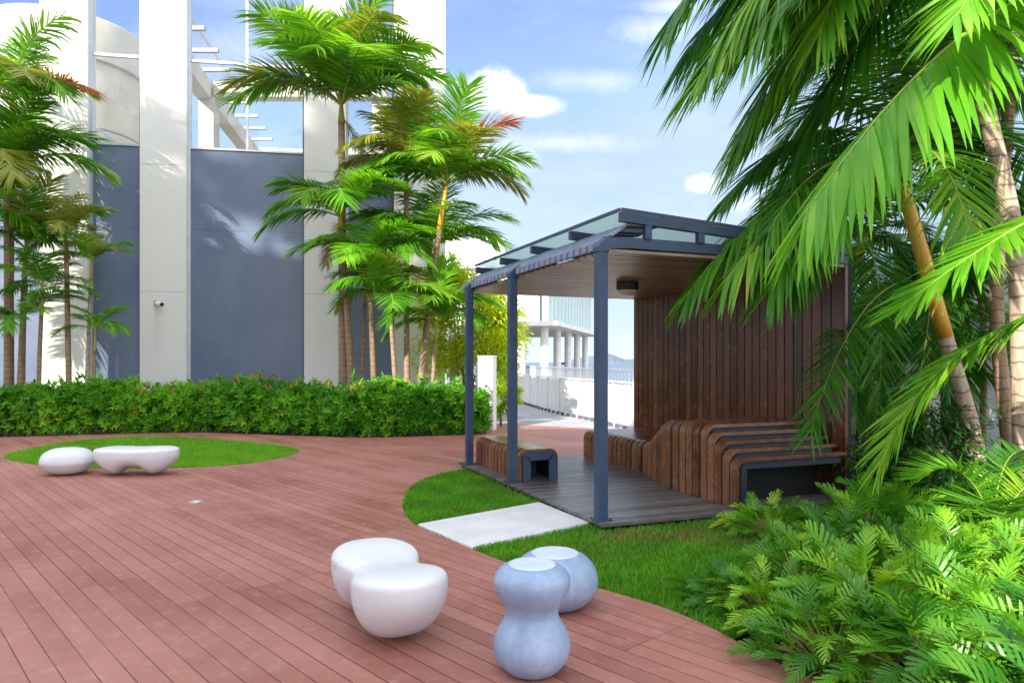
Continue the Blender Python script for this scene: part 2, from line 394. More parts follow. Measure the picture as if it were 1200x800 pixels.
def fill(outer, holes, z, skirt=0, flip=False):
    verts = []; edges = []
    loops = [outer]+holes
    for lp in loops:
        o = len(verts); n = len(lp); verts += [V2(p[0], p[1]) for p in lp]
        edges += [(o+i, o+(i+1) % n) for i in range(n)]
    vo, eo, fo, *_ = delaunay_2d_cdt(verts, edges, [], 0, 1e-6)
    mb = MB(); fs = []
    for f in fo:
        c = sum((vo[i] for i in f), V2(0, 0))/len(f)
        if inside(c, outer) and not any(inside(c, h) for h in holes):
            a, b_, c_ = [vo[i] for i in f[:3]]
            if (b_-a).cross(c_-a) < 0: f = tuple(reversed(f))
            fs.append(tuple(f))
    mb.add([(p.x, p.y, z) for p in vo], fs)
    if skirt:
        for lp in loops:
            n = len(lp)
            vs = [(p[0], p[1], z) for p in lp]+[(p[0], p[1], z-skirt) for p in lp]
            mb.add(vs, [(i, (i+1) % n, n+(i+1) % n, n+i) for i in range(n)])
    return mb
# terrace slab under everything, sea to the horizon
mb = MB(); mb.box(-40, 40, -40, 62, -3.0, -.12); struct(mb.build('ground', 'ground'))
mb = MB(); mb.add([(-6000, -2000, -4), (6000, -2000, -4), (6000, 9000, -4), (-6000, 9000, -4)], [(0, 1, 2, 3)]); struct(mb.build('sea', 'water'))
# far headland
mb = MB(); n = 60; vs = []
for j, (yy, hh) in enumerate(((1500, 0), (1560, 1), (1900, 0))):
    for i in range(n+1):
        x = 120+ i*14
        h = hh*(12+5*math.sin(i*.35)+3*math.sin(i*1.1+1))*min(1, i/5+.35)
        vs.append((x, yy, -4.2+h*1.3))
mb.add(vs, [(j*(n+1)+i, j*(n+1)+i+1, (j+1)*(n+1)+i+1, (j+1)*(n+1)+i) for j in range(2) for i in range(n)]); struct(mb.build('headland', 'hill'))
# deck
outer = [V2(2.6, -6), *lawn_edge, V2(9, 11.9), V2(9, 13.2), V2(4.6, 14.2), V2(3.2, 14.9), V2(1.6, 16.3), V2(.4, 16.9), V2(-.55, 16.6)]+list(reversed(hedge_edge))+[V2(-16, -6)]
struct(fill(outer, [isl], 0, .11).build('deck', 'deck'))
# path to the far building
mb = MB(); pth = [(-.6, 16.0), (4.6, 14.0), (3.4, 17), (2.4, 21), (1.6, 26), (.6, 34), (-1, 44), (-4, 44), (-3, 34), (-1.8, 26), (-1.0, 20)]
struct(fill([V2(*p) for p in pth], [], -.006).build('path', 'path'))
# lawns: turf bases and blades
shel_poly = list(lawn_edge)+[V2(9, 11.8), V2(9, -6), V2(2.6, -6)]
o = fill(shel_poly, [], -.05).build('soil', 'soil'); struct(o)
lawn_poly = [p for p in lawn_edge if p.y > 3.9]+[V2(4.2, 11.6), V2(4.2, 7.2), V2(2.6, 6.6), V2(2.0, 5.2), V2(1.5, 4.2)]
o = fill(lawn_poly, [], -.03).build('turf', 'turf'); struct(o)
o = fill(isl, [], -.03).build('turf', 'turf'); struct(o)
pad = [V2(*G(490, 616).xy), V2(*G(632, 590).xy), V2(*G(691, 614).xy), V2(*G(553, 643).xy)]
M['straw'] = leafmat('straw grass blades', (.22, .17, .05), (.34, .27, .09), .3, .6, 3)
def grass(name, label, poly, dens, avoid, seed, hgt, worn=()):
    rs = np.random.RandomState(seed)
    xs = [p[0] for p in poly]; ys = [p[1] for p in poly]
    x0, x1, y0, y1 = min(xs), max(xs), min(ys), max(ys)
    n = int((x1-x0)*(y1-y0)*dens)
    px = rs.uniform(x0, x1, n); py = rs.uniform(y0, y1, n)
    def ins(poly):
        c = np.zeros(len(px), bool); j = len(poly)-1
        for i in range(len(poly)):
            xi, yi = poly[i][0], poly[i][1]; xj, yj = poly[j][0], poly[j][1]
            if yi != yj:
                c ^= ((yi > py) != (yj > py)) & (px < (xj-xi)*(py-yi)/(yj-yi)+xi)
            j = i
        return c
    k = ins(poly)
    for a in avoid: k &= ~ins(a)
    px, py = px[k], py[k]; n = len(px)
    az = rs.uniform(0, 2*np.pi, n)
    patch = .5+.5*np.sin(px*2.1+np.sin(py*1.7)*2)*np.sin(py*1.9+1)
    h = hgt*rs.uniform(.55, 1.25, n)*(.8+.3*patch); w = rs.uniform(.0035, .0065, n)
    ln = h*rs.uniform(.1, .75, n); az2 = rs.uniform(0, 2*np.pi, n)
    dx, dy = np.cos(az)*w, np.sin(az)*w; lx, ly = np.cos(az2)*ln, np.sin(az2)*ln
    z0 = -.035
    v = np.zeros((n, 5, 3), np.float32)
    v[:, 0] = np.stack([px-dx, py-dy, np.full(n, z0)], 1); v[:, 1] = np.stack([px+dx, py+dy, np.full(n, z0)], 1)
    v[:, 2] = np.stack([px+dx*.8+lx*.4, py+dy*.8+ly*.4, z0+h*.6], 1); v[:, 3] = np.stack([px-dx*.8+lx*.4, py-dy*.8+ly*.4, z0+h*.6], 1)
    v[:, 4] = np.stack([px+lx, py+ly, z0+h], 1)
    me = bpy.data.meshes.new(name); me.vertices.add(n*5); me.vertices.foreach_set('co', v.ravel())
    b = np.arange(n)[:, None]*5
    li = np.concatenate([b+np.array([0, 1, 2, 3]), b+np.array([3, 2, 4])], 1).ravel()
    ls = (np.arange(n)[:, None]*7+np.array([0, 4])).ravel(); lt = np.tile([4, 3], n)
    me.loops.add(n*7); me.loops.foreach_set('vertex_index', li.astype(np.int32))
    me.polygons.add(n*2); me.polygons.foreach_set('loop_start', ls.astype(np.int32)); me.polygons.foreach_set('loop_total', lt.astype(np.int32))
    a = me.attributes.new('leafvar', 'FLOAT', 'POINT'); a.data.foreach_set('value', np.repeat(np.clip(rs.normal(.45, .22, n)+.2*(patch-.5), 0, 1), 5).astype(np.float32))
    me.materials.append(M['grass']); me.materials.append(M['straw'])
    pr_ = .035+.10*(patch < .2)
    for wx, wy, wr, wa in worn: pr_ = pr_+wa*np.exp(-((px-wx)**2+(py-wy)**2*4)/wr**2)
    me.polygons.foreach_set('material_index', np.repeat((rs.uniform(0, 1, n) < pr_).astype(np.int32), 2))
    me.update(calc_edges=True); me.validate()
    o = bpy.data.objects.new(name, me); COL.objects.link(o); tag(o, label, 'grass', kind='stuff')
def shp(s, t): return V2(.81+.9285*s-.371*t, 6.5+.371*s+.9285*t)
plat_poly = [shp(-.06, -.16), shp(2.9, -.16), shp(2.9, 4.1), shp(-.06, 4.1)]
grass('lawn', 'short bright green grass around the timber shelter and pale slab', lawn_poly, 7000, [pad, plat_poly], 3, .062, [(1.5, 6.15, .55, .6), (.9, 6.1, .25, .4), (.45, 5.6, .3, .25)])
grass('lawn', 'teardrop island of bright green grass behind the two white seats', isl, 3600, [], 4, .075)
# concrete slab
mb = MB(); vs = [(p.x, p.y, z) for z in (-.06, .022) for p in pad]+[]
ce = sum(pad, V2(0, 0))/4
vs = [(p.x, p.y, -.06) for p in pad]+[(p.x, p.y, .014) for p in pad]+[(*(p+(ce-p)*.012), .022) for p in pad]
fs = [(8, 9, 10, 11)]+[(k*4+i, k*4+(i+1) % 4, (k+1)*4+(i+1) % 4, (k+1)*4+i) for k in range(2) for i in range(4)]
mb.add(vs, fs); struct(mb.build('paving_slab', 'pad', fixn=True))

# ------------------------------------------------------------------ building facade
FS = 1.10
fo = V2(-6.28*FS, 17.5*FS); fang = math.atan2(.17, .985)
bld = empty('building', (fo.x, fo.y, 0), fang, 'tall white columned facade with blue grey lower panels and clear glass above', 'building')
K = lambda k: k*FS
Z = lambda z: CH+(z-CH)*FS
colsK = [(-10.8, -9.75), (-8.62, -7.6), (-4.83, -3.80), (-2.65, -1.60), (1.14, 2.147), (3.34, 4.64)]
zt = 12.4
for a, b in colsK:
    mb = MB(); mb.box(K(a), K(b), -.02, .55, -.1, zt, bev=.012); mb.build('column', 'white', bld)
    mb = MB()
    for zz in (3.35, 6.7, 10.05): mb.box(K(a)+.02, K(b)-.02, -.0215, -.0195, zz, zz+.008)
    mb.build('joint_lines', 'greywall', bld)['kind'] = 'stuff'
for (a, b), (c, d) in zip(colsK[:-1], colsK[1:]):
    x0, x1 = K(b), K(c); yy = .16; zb = Z(6.71); zm = Z(8.83)
    mb = MB(); mb.box(x0, x1, yy, yy+.08, -.1, zb-.002); mb.build('lower_panel', 'panel', bld)
    wide = (c-b) > 2.2
    mb = MB(); fw = .05
    mb.box(x0, x0+.07, yy-.06, yy-.003, -.1, zt); mb.box(x1-.05, x1, yy-.06, yy-.003, -.1, zt, 1)  # dark right stile paints the shadow line beside the column
    mb.box(x0+.072, x1-.052, yy-.04, yy-.004, zb-.03, zb+.02)
    for zz in (zm, zm+2.6*FS): mb.box(x0+.072, x1-.052, yy-.04, yy+.05, zz-.035, zz+.035)
    if wide:
        xm = (x0+x1)/2; mb.box(xm-.03, xm+.03, yy-.035, yy+.045, zb+.021, zt-.05)
        pass
    mb.build('glazing_frame', ['frame', 'strip'], bld)
    mb = MB(); mb.box(x0+.072, x1-.052, yy-.002, yy-.0005, Z(4.72), Z(4.72)+.010); mb.build('seam', 'seam', bld)
    mb = MB()
    spans = [(x0+.072, xm-.031), (xm+.031, x1-.052)] if wide else [(x0+.072, x1-.052)]
    zs = [zb+.021, zm-.036, zm+.036, zm+2.6*FS-.036, zm+2.6*FS+.036, zt-.1]
    for s0, s1 in spans:
        for k in range(0, 6, 2): mb.add([(s0, yy+.01, zs[k]), (s1, yy+.01, zs[k]), (s1, yy+.01, zs[k+1]), (s0, yy+.01, zs[k+1])], [(0, 1, 2, 3)])
    mb.build('glass_pane', 'glass', bld)
mb = MB(); mb.box(K(-10.8), K(4.64), -.05, .6, zt+.002, zt+.5); mb.build('coping', 'white', bld)

# pergola seen through the glass
pg = empty('pergola', (-11.04, 26, 0), 0, 'white concrete roof pergola with short rafters seen through the wide upper glass', 'pergola')
mb = MB(); A = P(180, -60, 20.4); A = Vector((.62, -5, 11.3)); B = Vector((-1.55, 10, 11.3))
mb.obox(A, B, .5, .62); mb.build('beam', 'cream', pg)
mb = MB(); mb.obox((.27, 0, 11.35), (6.5, 0, 11.35), .5, .56); mb.build('beam', 'cream', pg)
mb = MB(); mb.obox((-1.25, 7.6, 11.2), (6.5, 7.6, 11.2), .5, .5); mb.build('beam', 'cream', pg)
for x, y in ((0, 0), (-1.24, 7.9), (6.2, .3)):
    mb = MB(); mb.box(x-.27, x+.27, y-.27, y+.27, 0, 11.05); mb.build('post', 'cream', pg)
for k in range(9):
    y = -4.2+k*1.55; x = -.1-.145*y
    mb = MB(); mb.box(x-.1, x+1.15, y-.06, y+.06, 11.62, 11.74); mb.build('rafter', 'greywall', pg)
mb = MB(); mb.tube([P(222, 18, 24)-pg.location, P(277, 102, 26.5)-pg.location], .055, 6); mb.build('brace_rod', 'frame', pg)
# round tower
tw = empty('round_tower', (-19.6, 31.5, 0), 0, 'cream round tower with flat roof rim seen through the narrow upper glass', 'tower')
mb = MB(); mb.lathe([(2.95, 0), (2.95, 14.0)], 64); mb.build('drum', 'cream', tw, auto=40)
mb = MB(); mb.lathe([(2.95, 14.002), (3.12, 14.05), (3.12, 15.7), (3.05, 15.8), (2.9, 15.8), (2.9, 15.3)], 64); mb.build('roof_rim', 'cream', tw, auto=40)
mb = MB()
for z in (8.6, 11.2): mb.lathe([(2.955, z), (2.97, z+.02), (2.97, z+.06), (2.955, z+.08)], 64)
mb.build('joint_band', 'greywall', tw)
# roof stair rail behind the glass
rl = empty('stair_rail', P(104, 143, 20), 0, 'thin sloping metal handrail at the foot of the narrow upper glass', 'handrail')
mb = MB(); mb.tube([(0, 0, 0), (.75, 0, -.55)], .025, 6); mb.build('rail', 'frame', rl)
for x in (.22, .55):
    mb = MB(); mb.tube([(x, 0, -x*.73), (x, 0, -1.2)], .018, 6); mb.build('post', 'frame', rl)

# security camera on column
sc = empty('security_camera', (fo.x+math.cos(fang)*K(-2.2)+.004, fo.y+math.sin(fang)*K(-2.2)-.03, CH+(HV-355)/FPX*18.6), fang, 'small white security camera bracketed to the white column', 'camera')
mb = MB(); mb.box(-.14, -.06, -.03, -.001, -.05, .09, bev=.006); mb.tube([(-.1, -.03, .04), (-.06, -.12, -.01), (0, -.17, -.02)], .02, 8); mb.build('bracket', 'steel', sc)
mb = MB(); mb.tube([(-.03, -.14, 0), (.14, -.30, -.04)], .06, 12); mb.build('body', 'white2', sc)
mb = MB(); mb.tube([(.142, -.302, -.041), (.15, -.31, -.043)], .05, 12); mb.build('lens', 'black', sc)
mb = MB(); mb.tube([(-.1, -.012, -.05), (-.1, -.012, -1.3)], .008, 6); mb.build('cable', 'frame', sc)

# ------------------------------------------------------------------ shelter
RZ = math.atan2(.371, .9285)
P3 = (.81, 6.5, 0)
sh = empty('garden_shelter', P3, RZ, 'open timber shelter with blue steel posts and tilted glass canopy on dark platform', 'shelter')
WS = 2.92; T1 = 4.17; ZC = 2.56; pitch = .139; nsl = 30
def post(t, s0=-.047):
    mb = MB(); mb.box(s0, s0+.094, t-.047, t+.047, -.06, 2.5, bev=.005); mb.build('post', 'slate', sh)
    mb = MB(); mb.box(s0-.03, s0+.124, t-.077, t+.077, .066, .076)
    for i in (-.02, .114):
        for j in (-.067, .067): mb.tube([(s0+i, t+j, .076), (s0+i, t+j, .088)], .008, 6)
    mb.build('base_plate', 'slate', sh)
for t in (.0, 2.17, 3.8): post(t)
# bent frame beams: chamfer up from post, then across
for t in (.0, 2.17, 3.8):
    mb = MB()
    prof = [(-.055, 2.502), (-.055, 2.545), (.035, 2.628), (.30, 2.645), (WS+.02, 2.635)]
    mb.ribbon(prof, t-.047, t+.047, .10); mb.build('beam', 'slate', sh, fixn=True)
# ceiling slats running across, ends wrapped over the eave
cb = MB(); eb = MB(); wb = MB(); 
for i in range(nsl):
    y0 = i*pitch+.008; y1 = (i+1)*pitch-.008
    if i == 0: y0 = -.05
    cb.box(.06, WS-.03, y0+.008, y1-.006, 2.50, 2.528)
    if not any(abs((y0+y1)/2-t) < .1 for t in (0, 2.17, 3.8)):
        eb.ribbon([(.0, 2.535), (.0, 2.60), (.26, 2.775), (.62, 2.785)], y0+.020, y1-.020, .045)
    else:
        eb.ribbon([(.09, 2.662), (.26, 2.776), (.62, 2.786)], y0+.020, y1-.020, .02)
    wb.box(WS-.025, WS+.012, y0, y1, .0, 2.53, bev=.007)
cb.build('ceiling', 'ceilwood', sh)
eb.build('eave_slats', 'slate_top', sh, fixn=True)
wb.build('timber_wall', 'wallwood', sh)
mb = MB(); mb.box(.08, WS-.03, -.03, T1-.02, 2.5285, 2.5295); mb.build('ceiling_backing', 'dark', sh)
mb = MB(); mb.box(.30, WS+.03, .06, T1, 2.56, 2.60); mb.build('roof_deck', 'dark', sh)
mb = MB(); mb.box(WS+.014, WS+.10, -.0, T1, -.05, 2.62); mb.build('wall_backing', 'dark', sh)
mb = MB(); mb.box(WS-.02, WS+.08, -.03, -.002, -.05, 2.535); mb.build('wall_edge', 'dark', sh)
# platform
pb = MB(); np_ = 42
for i in range(np_):
    y0 = -.16+i*.1012; pb.box(-.07, WS-.03, y0+.004, y0+.097, .03, .065, bev=.004)
pb.build('platform', 'platwood', sh)
mb = MB(); mb.box(.0, WS-.05, -.10, -.04, -.05, .028); mb.box(.0, .06, -.03, 4.05, -.05, .028); mb.box(.0, WS-.06, 4.0, 4.06, -.05, .028)
for x in (.05, 1.0, 2.0): mb.box(x, x+.07, -.15, -.101, -.06, .027)
for k in range(20): mb.box(-.05, -.002, .15+k*.2, .2+k*.2, -.06, .027, 1)
mb.build('joists', ['dark', 'stem'], sh)
# canopy
def zg(s): return 2.825-.055*(s-.15)
can = empty('glass_canopy', (0, 0, 0)); can.parent = sh
can = None
gl = MB(); s0, s1 = .17, 2.95
tb = [-.05, .98, 2.0, 3.02, 4.0]
for a, b in zip(tb[:-1], tb[1:]):
    e = .012
    vs = [(s0, a+e, zg(s0)+.052), (s1, a+e, zg(s1)+.052), (s1, b-e, zg(s1)+.052), (s0, b-e, zg(s0)+.052)]
    vs2 = [(x, y, z+.014) for x, y, z in vs]
    gl.add(vs+vs2, [(3, 2, 1, 0), (4, 5, 6, 7), (0, 1, 5, 4), (1, 2, 6, 5), (2, 3, 7, 6), (3, 0, 4, 7)])
gobj = gl.build('canopy_glass', 'canopy', sh)
for o in [x for x in bpy.data.objects if x.name.startswith('glass_canopy')]: bpy.data.objects.remove(o)
for t in tb:
    mb = MB(); mb.obox((s0-.0, t, zg(s0)+.0), (s1, t, zg(s1)), .06, .085); mb.build('canopy_beam', 'slate', sh)
    for s in (.46, 1.05, 1.9, 2.7):
        mb = MB(); mb.box(s-.035, s+.035, t-.028, t+.028, 2.638, zg(s)-.045); mb.build('upright', 'slate', sh)
mb = MB(); mb.obox((s0+.0, tb[0]-.032, zg(s0)+.062), (s1, tb[0]-.032, zg(s1)+.062), .02, .03); mb.obox((s0-.012, tb[0]-.02, zg(s0)+.062), (s0-.012, tb[-1], zg(s0)+.062), .02, .03); mb.build('canopy_trim', 'slate', sh)

# lamp under ceiling
lp = Vector((1.45-.81, 8.95-6.5)); ls = lp.x*.9285+lp.y*.371; lt = -lp.x*.371+lp.y*.9285
L_ = shp(ls, lt)
lamp = empty('ceiling_lamp', (L_.x, L_.y, 2.498), 0, 'round black lamp with frosted lower bowl under the shelter ceiling', 'lamp')
mb = MB(); mb.lathe([(.13, 0), (.14, -.01), (.14, -.09), (.125, -.1)][::-1], 32); mb.build('housing', 'black', lamp, auto=40, fixn=True)
mb = MB(); mb.lathe([(.03, -.165), (.08, -.15), (.112, -.125), (.118, -.101)], 32); mb.build('diffuser', 'diffuser', lamp, auto=60, fixn=True)

# ------------------------------------------------------------------ benches
def arch(sl, zt_, sr, r=.115, zb=.068):
    pr = [(sl, zb), (sl, zt_-r)]
    for k in range(1, 6):
        a = math.pi/2*k/6; pr.append((sl+r-r*math.cos(a), zt_-r+r*math.sin(a)))
    pr += [(sl+r, zt_), (sr, zt_)]
    return pr
def arch2(sl, zt_, sr, r=.115, zb=.068):
    pr = arch(sl, zt_, sr-r, r, zb)
    for k in range(1, 6):
        a = math.pi/2*k/6; pr.append((sr-r+r*math.sin(a), zt_-r+r*math.cos(a)))
    pr += [(sr, zt_-r), (sr, zb)]
    return pr
lb = empty('slatted_bench', P3, RZ, 'low dark timber slatted bench with blue end frame between the two far posts', 'bench')
mb = MB(); bs = []
for i in range(13):
    y0 = 2.16+i*.125; mb.ribbon(arch2(.09, .45, .60), y0+.011, y0+.114, .03)
mb.build('slats', 'benchwood', lb, fixn=True)
mb = MB(); mb.ribbon(arch2(.132, .40, .558, .07), 2.17, 3.73, .008); mb.build('shade_lining', 'dark', lb, fixn=True)  # near-black lining stands in for shade behind the slat gaps
for y in (2.12, 2.9, 3.74):
    mb = MB(); mb.ribbon(arch2(.122, .417, .568, .06), y+.01, y+.045, .10); mb.build('frame', 'slate', lb, fixn=True)
mb = MB(); mb.box(.2, .5, 2.6, 2.62, .07, .34); mb.build('inner_panel', 'slate', lb)

rb = empty('stepped_bench', P3, RZ, 'long timber bench rising from low seat to stepped lounge against the slatted wall', 'bench')
SR = WS-.04
mb = MB(); ib = MB()
pw = .125
def slat(i0, t, sl, zz, sr=SR):
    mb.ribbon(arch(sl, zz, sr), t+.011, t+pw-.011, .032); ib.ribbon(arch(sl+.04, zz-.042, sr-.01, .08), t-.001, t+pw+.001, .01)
# low part
t = 3.95
n_low = 13
for i in range(13):
    t0 = 2.28+i*pw; slat(0, t0, 1.85, .47)
# transition, 9 slats
for i in range(9):
    f = (i+.5)/9; t0 = 2.22-(i+1)*pw
    e = f*f*(3-2*f)
    slat(0, t0, 1.85-.37*f, .47+.37*e)
tt = 2.22-9*pw-.07           # after divider
def fr_(p, a, b, t):
    f = MB(); f.ribbon(p, a, b, t); f.build('frame', 'slate_shaded', rb, fixn=True)
fr_(arch(1.50, .82, SR-.01, .07), tt+.012, tt+.055, .12)
fr_(arch(1.87, .45, SR-.01, .07), 2.232, 2.272, .10)
for i in range(4):
    slat(0, tt-(i+1)*pw, 1.47, .845)
tn = tt-4*pw
zz = .845
for i in range(5):
    t0 = tn-(i+1)*pw
    zz2 = .845-.072*(i+0)
    slat(0, t0, 1.47-.004*i, zz2)
    fr_(arch(1.505, zz2-.034, SR-.02-.02*i, .06), t0+.015, t0+pw-.03, .075)
mb.build('slats', 'benchwood', rb, fixn=True)
ib.build('shade_lining', 'dark', rb, fixn=True)  # dark lining painted as the shade between and under the slats
# near-black sheet standing in for shade inside the hollow
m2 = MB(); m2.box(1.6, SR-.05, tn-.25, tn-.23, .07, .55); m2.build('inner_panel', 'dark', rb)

# ------------------------------------------------------------------ stools
def bone_mesh(waist=.075, sad=.040, flat=.62):
    n, m = 48, 48; L = .53; vs = []; fs = []
    for i in range(n+1):
        u = -1+2*i/n
        uu = math.sin(u*math.pi/2)
        endf = max(0, 1-abs(uu)**3.2)**.46
        wl = .283-waist*math.exp(-(uu/.32)**2)
        top = .40-sad*math.exp(-(uu/.45)**2)
        arch_ = .115*math.exp(-(uu/.34)**4)
        zc = .30-.03*math.exp(-(uu/.4)**2)
        ht = top-zc; hb = (zc-arch_)
        for k in range(m):
            a = 2*math.pi*k/m; c, s = math.cos(a), math.sin(a)
            if s >= 0:
                y = wl*endf*math.copysign(abs(c)**.62, c); z = zc+ht*(abs(s)**flat)*(endf**.35)
            else:
                y = wl*endf*math.copysign(abs(c)**.78, c); z = zc-hb*(abs(s)**.98)*(endf**.75)
            lo = max(0, (zc-z))/.30
            x = L*uu*(1-.34*lo**1.7*abs(uu)**2)
            vs.append((x, y, z))
    for i in range(n):
        for k in range(m): fs.append((i*m+k, (i+1)*m+k, (i+1)*m+(k+1) % m, i*m+(k+1) % m))
    b = MB(); b.add(vs, fs); b.add([], [])
    return b
def bone(*a):
    me = bone_mesh(*a).mesh('bone_seat', 'wshell', True)
    bm = bmesh.new(); bm.from_mesh(me); bmesh.ops.remove_doubles(bm, verts=bm.verts[:], dist=.0005); bmesh.ops.recalc_face_normals(bm, faces=bm.faces[:]); bm.to_mesh(me); bm.free()
    me.polygons.foreach_set('use_smooth', [True]*len(me.polygons)); return me
me = bone(.085, .045, .55)
o = link('lounge_seat', me, None, (-.72, 4.10, 0), (0, 0, math.atan2(.50, -.24)), (1, 1, 1))
tag(o, 'white peanut shaped glossy seat in the foreground beside the blue hourglass stool', 'seat', 'sculpted white seats on the deck')
o.modifiers.new('s', 'SUBSURF').render_levels = 1
me = bone(.02, .012, .4)
o = link('lounge_seat', me, None, (-5.02, 9.55, 0), (0, 0, R(2)), (1.02, 1, .93))
tag(o, 'white long low seat with arched underside at the edge of the far grass', 'seat', 'sculpted white seats on the deck')
o.modifiers.new('s', 'SUBSURF').render_levels = 1
def prof(pts, n=6):
    return [(p.x, p.y) for p in catmull([V2(*p) for p in pts], n)]
mb = MB(); mb.lathe(prof([(.14, 0), (.24, .04), (.315, .13), (.325, .19), (.29, .27), (.21, .325), (.12, .345), (.01, .35)]), 56)
o = mb.build('egg_seat', 'wshell', None, smooth=True); o.location = (-5.98, 9.6, 0)
tag(o, 'white pebble shaped stool left of the long white seat by the far grass', 'stool')
# blue stools
hg = empty('hourglass_stool', (.097, 3.47, 0), 0, 'tall blue grey hourglass shaped stool with pale top nearest the camera', 'stool')
mb = MB(); mb.lathe(prof([(.085, 0), (.125, .012), (.172, .065), (.188, .13), (.172, .195), (.140, .25), (.129, .285), (.138, .325), (.168, .375), (.186, .425), (.180, .468), (.150, .503), (.118, .517)]), 64)
mb.build('body', 'bshell', hg, smooth=True)
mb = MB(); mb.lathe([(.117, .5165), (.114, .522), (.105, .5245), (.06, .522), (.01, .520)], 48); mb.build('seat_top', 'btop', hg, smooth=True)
rs_ = empty('round_stool', (.265, 4.42, 0), 0, 'squat round blue grey stool with pale top behind the hourglass stool', 'stool')
mb = MB(); mb.lathe(prof([(.12, 0), (.19, .015), (.252, .085), (.268, .16), (.245, .24), (.195, .295), (.15, .315)]), 64)
mb.build('body', 'bshell', rs_, smooth=True)
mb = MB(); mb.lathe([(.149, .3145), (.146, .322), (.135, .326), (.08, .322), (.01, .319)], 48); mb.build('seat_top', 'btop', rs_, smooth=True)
# deck light
g = G(230, 588)
fl = empty('floor_light', (g.x, g.y, 0), 0, 'small pale round light set flush in the red deck', 'floor light')
mb = MB(); mb.lathe([(.085, .001), (.085, .006), (.075, .009), (.068, .009)], 32); mb.build('rim', 'steel', fl, fixn=True)
mb = MB(); mb.lathe([(.067, .002), (.067, .008), (.01, .010)], 32); mb.build('lens', 'white2', fl, fixn=True)

# ------------------------------------------------------------------ gate pillar, fence, far buildings
g = G(571, 503)
pl = empty('gate_pillar', (g.x, g.y, 0), R(-12), 'white square pillar standing at the end of the hedge by the path', 'pillar')
mb = MB(); mb.box(-.17, .17, -.17, .17, -.1, 1.60, bev=.01); mb.build('shaft', 'white2', pl)
mb = MB(); mb.box(-.18, .18, -.18, .18, 1.602, 1.64, bev=.008); mb.build('cap', 'white2', pl)
mb = MB(); mb.box(-.255, -.185, -.03, .03, -.1, 1.5); mb.build('gate_stile', 'slate', pl)

fpts = catmull([V2(-2.4, 42), V2(-.9, 35), V2(.03, 28.5), V2(1.17, 21.8), V2(2.11, 18.2), V2(2.7, 15.6), V2(3.6, 13.9), V2(5.2, 12.9), V2(7.5, 12.6)], 6)
# resample evenly
def resample(pts, step):
    out = [pts[0]]; acc = 0
    for a, b in zip(pts[:-1], pts[1:]):
        L = (b-a).length; d = step-acc
        while d <= L: out.append(a+(b-a)*(d/L)); d += step
        acc = (acc+L) % step
    return out
fp = resample(fpts, 1.35)
fn = empty('white_fence', (0, 0, 0), 0, 'curved white panel fence with thin top rail along the path', 'fence')
for a, b in zip(fp[:-1], fp[1:]):
    d = (b-a).normalized(); a2 = a+d*.012; b2 = b-d*.012
    mb = MB(); mb.obox((a2.x, a2.y, .53), (b2.x, b2.y, .53), .06, .9); mb.build('panel', 'white2', fn)
for a, b in zip(fp[:-1], fp[1:]):
    d = (b-a).normalized()
    mb = MB()
    mb.box(a.x-.03, a.x+.03, a.y-.05, a.y+.02, -.05, 1.02); mb.build('post', 'frame', fn)
mb = MB()
for a, b in zip(fp[:-1], fp[1:]):
    mb.obox((a.x, a.y, 1.04), (b.x, b.y, 1.04), .09, .035)
mb.build('top_rail', 'white2', fn)
mb = MB()
for p in resample(fpts, .45): mb.box(p.x-.12, p.x-.04, p.y-.08, p.y+.02, -.05, .07)
mb.build('foot_blocks', 'strip', fn)['kind'] = 'stuff'
# second railing beyond
r2 = empty('far_railing', (0, 0, 0), 0, 'white railing with close upright bars beyond the curved fence', 'railing')
q = resample([V2(x+2.0, y+3.5) for x, y in fpts[:-4]], .28)
mb = MB()
for p in q: mb.box(p.x-.02, p.x+.02, p.y-.02, p.y+.02, -.05, 1.22)
mb.build('bars', 'white2', r2)
mb = MB()
for a, b in zip(q[:-1], q[1:]):
    mb.obox((a.x, a.y, 1.25), (b.x, b.y, 1.25), .08, .06); mb.obox((a.x, a.y, .3), (b.x, b.y, .3), .05, .6)
mb.build('rails', 'white2', r2)['kind'] = 'stuff'
# far white building
c0 = V2(1.82, 38); c1 = V2(5.94, 54); dd = (c1-c0).normalized(); an = math.atan2(dd.y, dd.x); LN = (c1-c0).length
fbg = empty('white_building', (c0.x, c0.y, 0), an, 'white modern building on slim columns with pale teal screen at path end', 'building')
def part(name, m, x0, x1, y0, y1, z0, z1):
    mb = MB(); mb.box(x0, x1, y0, y1, z0, z1); return mb.build(name, m, fbg)
part('floor_slab', 'white2', -.4, LN+.6, -.7, 14, 3.42, 3.66)
part('upper_wall', 'white', 0, LN, .4, 13.5, 3.662, 6.6)
part('roof_slab', 'white2', -.3, LN+.6, -.3, 13.8, 6.602, 6.95)
mb = MB(); mb.box(.3, LN, .02, .3, 3.67, 6.3); mb.build('teal_screen', 'teal', fbg)
mb = MB()
for k in range(15): x = .3+k*(LN-.3)/14; mb.box(x-.05, x+.05, -.06, .017, 3.67, 6.35)
mb.build('screen_fins', 'white2', fbg)
for k in range(5):
    mb = MB(); mb.tube([(1.0+k*3.7, .3, 0), (1.0+k*3.7, .3, 3.418)], .22, 12); mb.build('column', 'white2', fbg)
part('ground_wall', 'white', 2.5, 13, 6.0, 6.2, 0, 3.418)
for k in range(4):
    mb = MB(); mb.box(-.05, .05, 2.0+k*2.3, 3.1+k*2.3, .2, 3.0); w = mb.build('window', 'darkwin', fbg)
part('end_wall', 'white', .06, .3, 1.2, 13, 0, 3.418)
tb2 = empty('striped_building', (-3.6, 56, 0), 0, 'tall white block with upright slots showing above the yellow foliage', 'building')
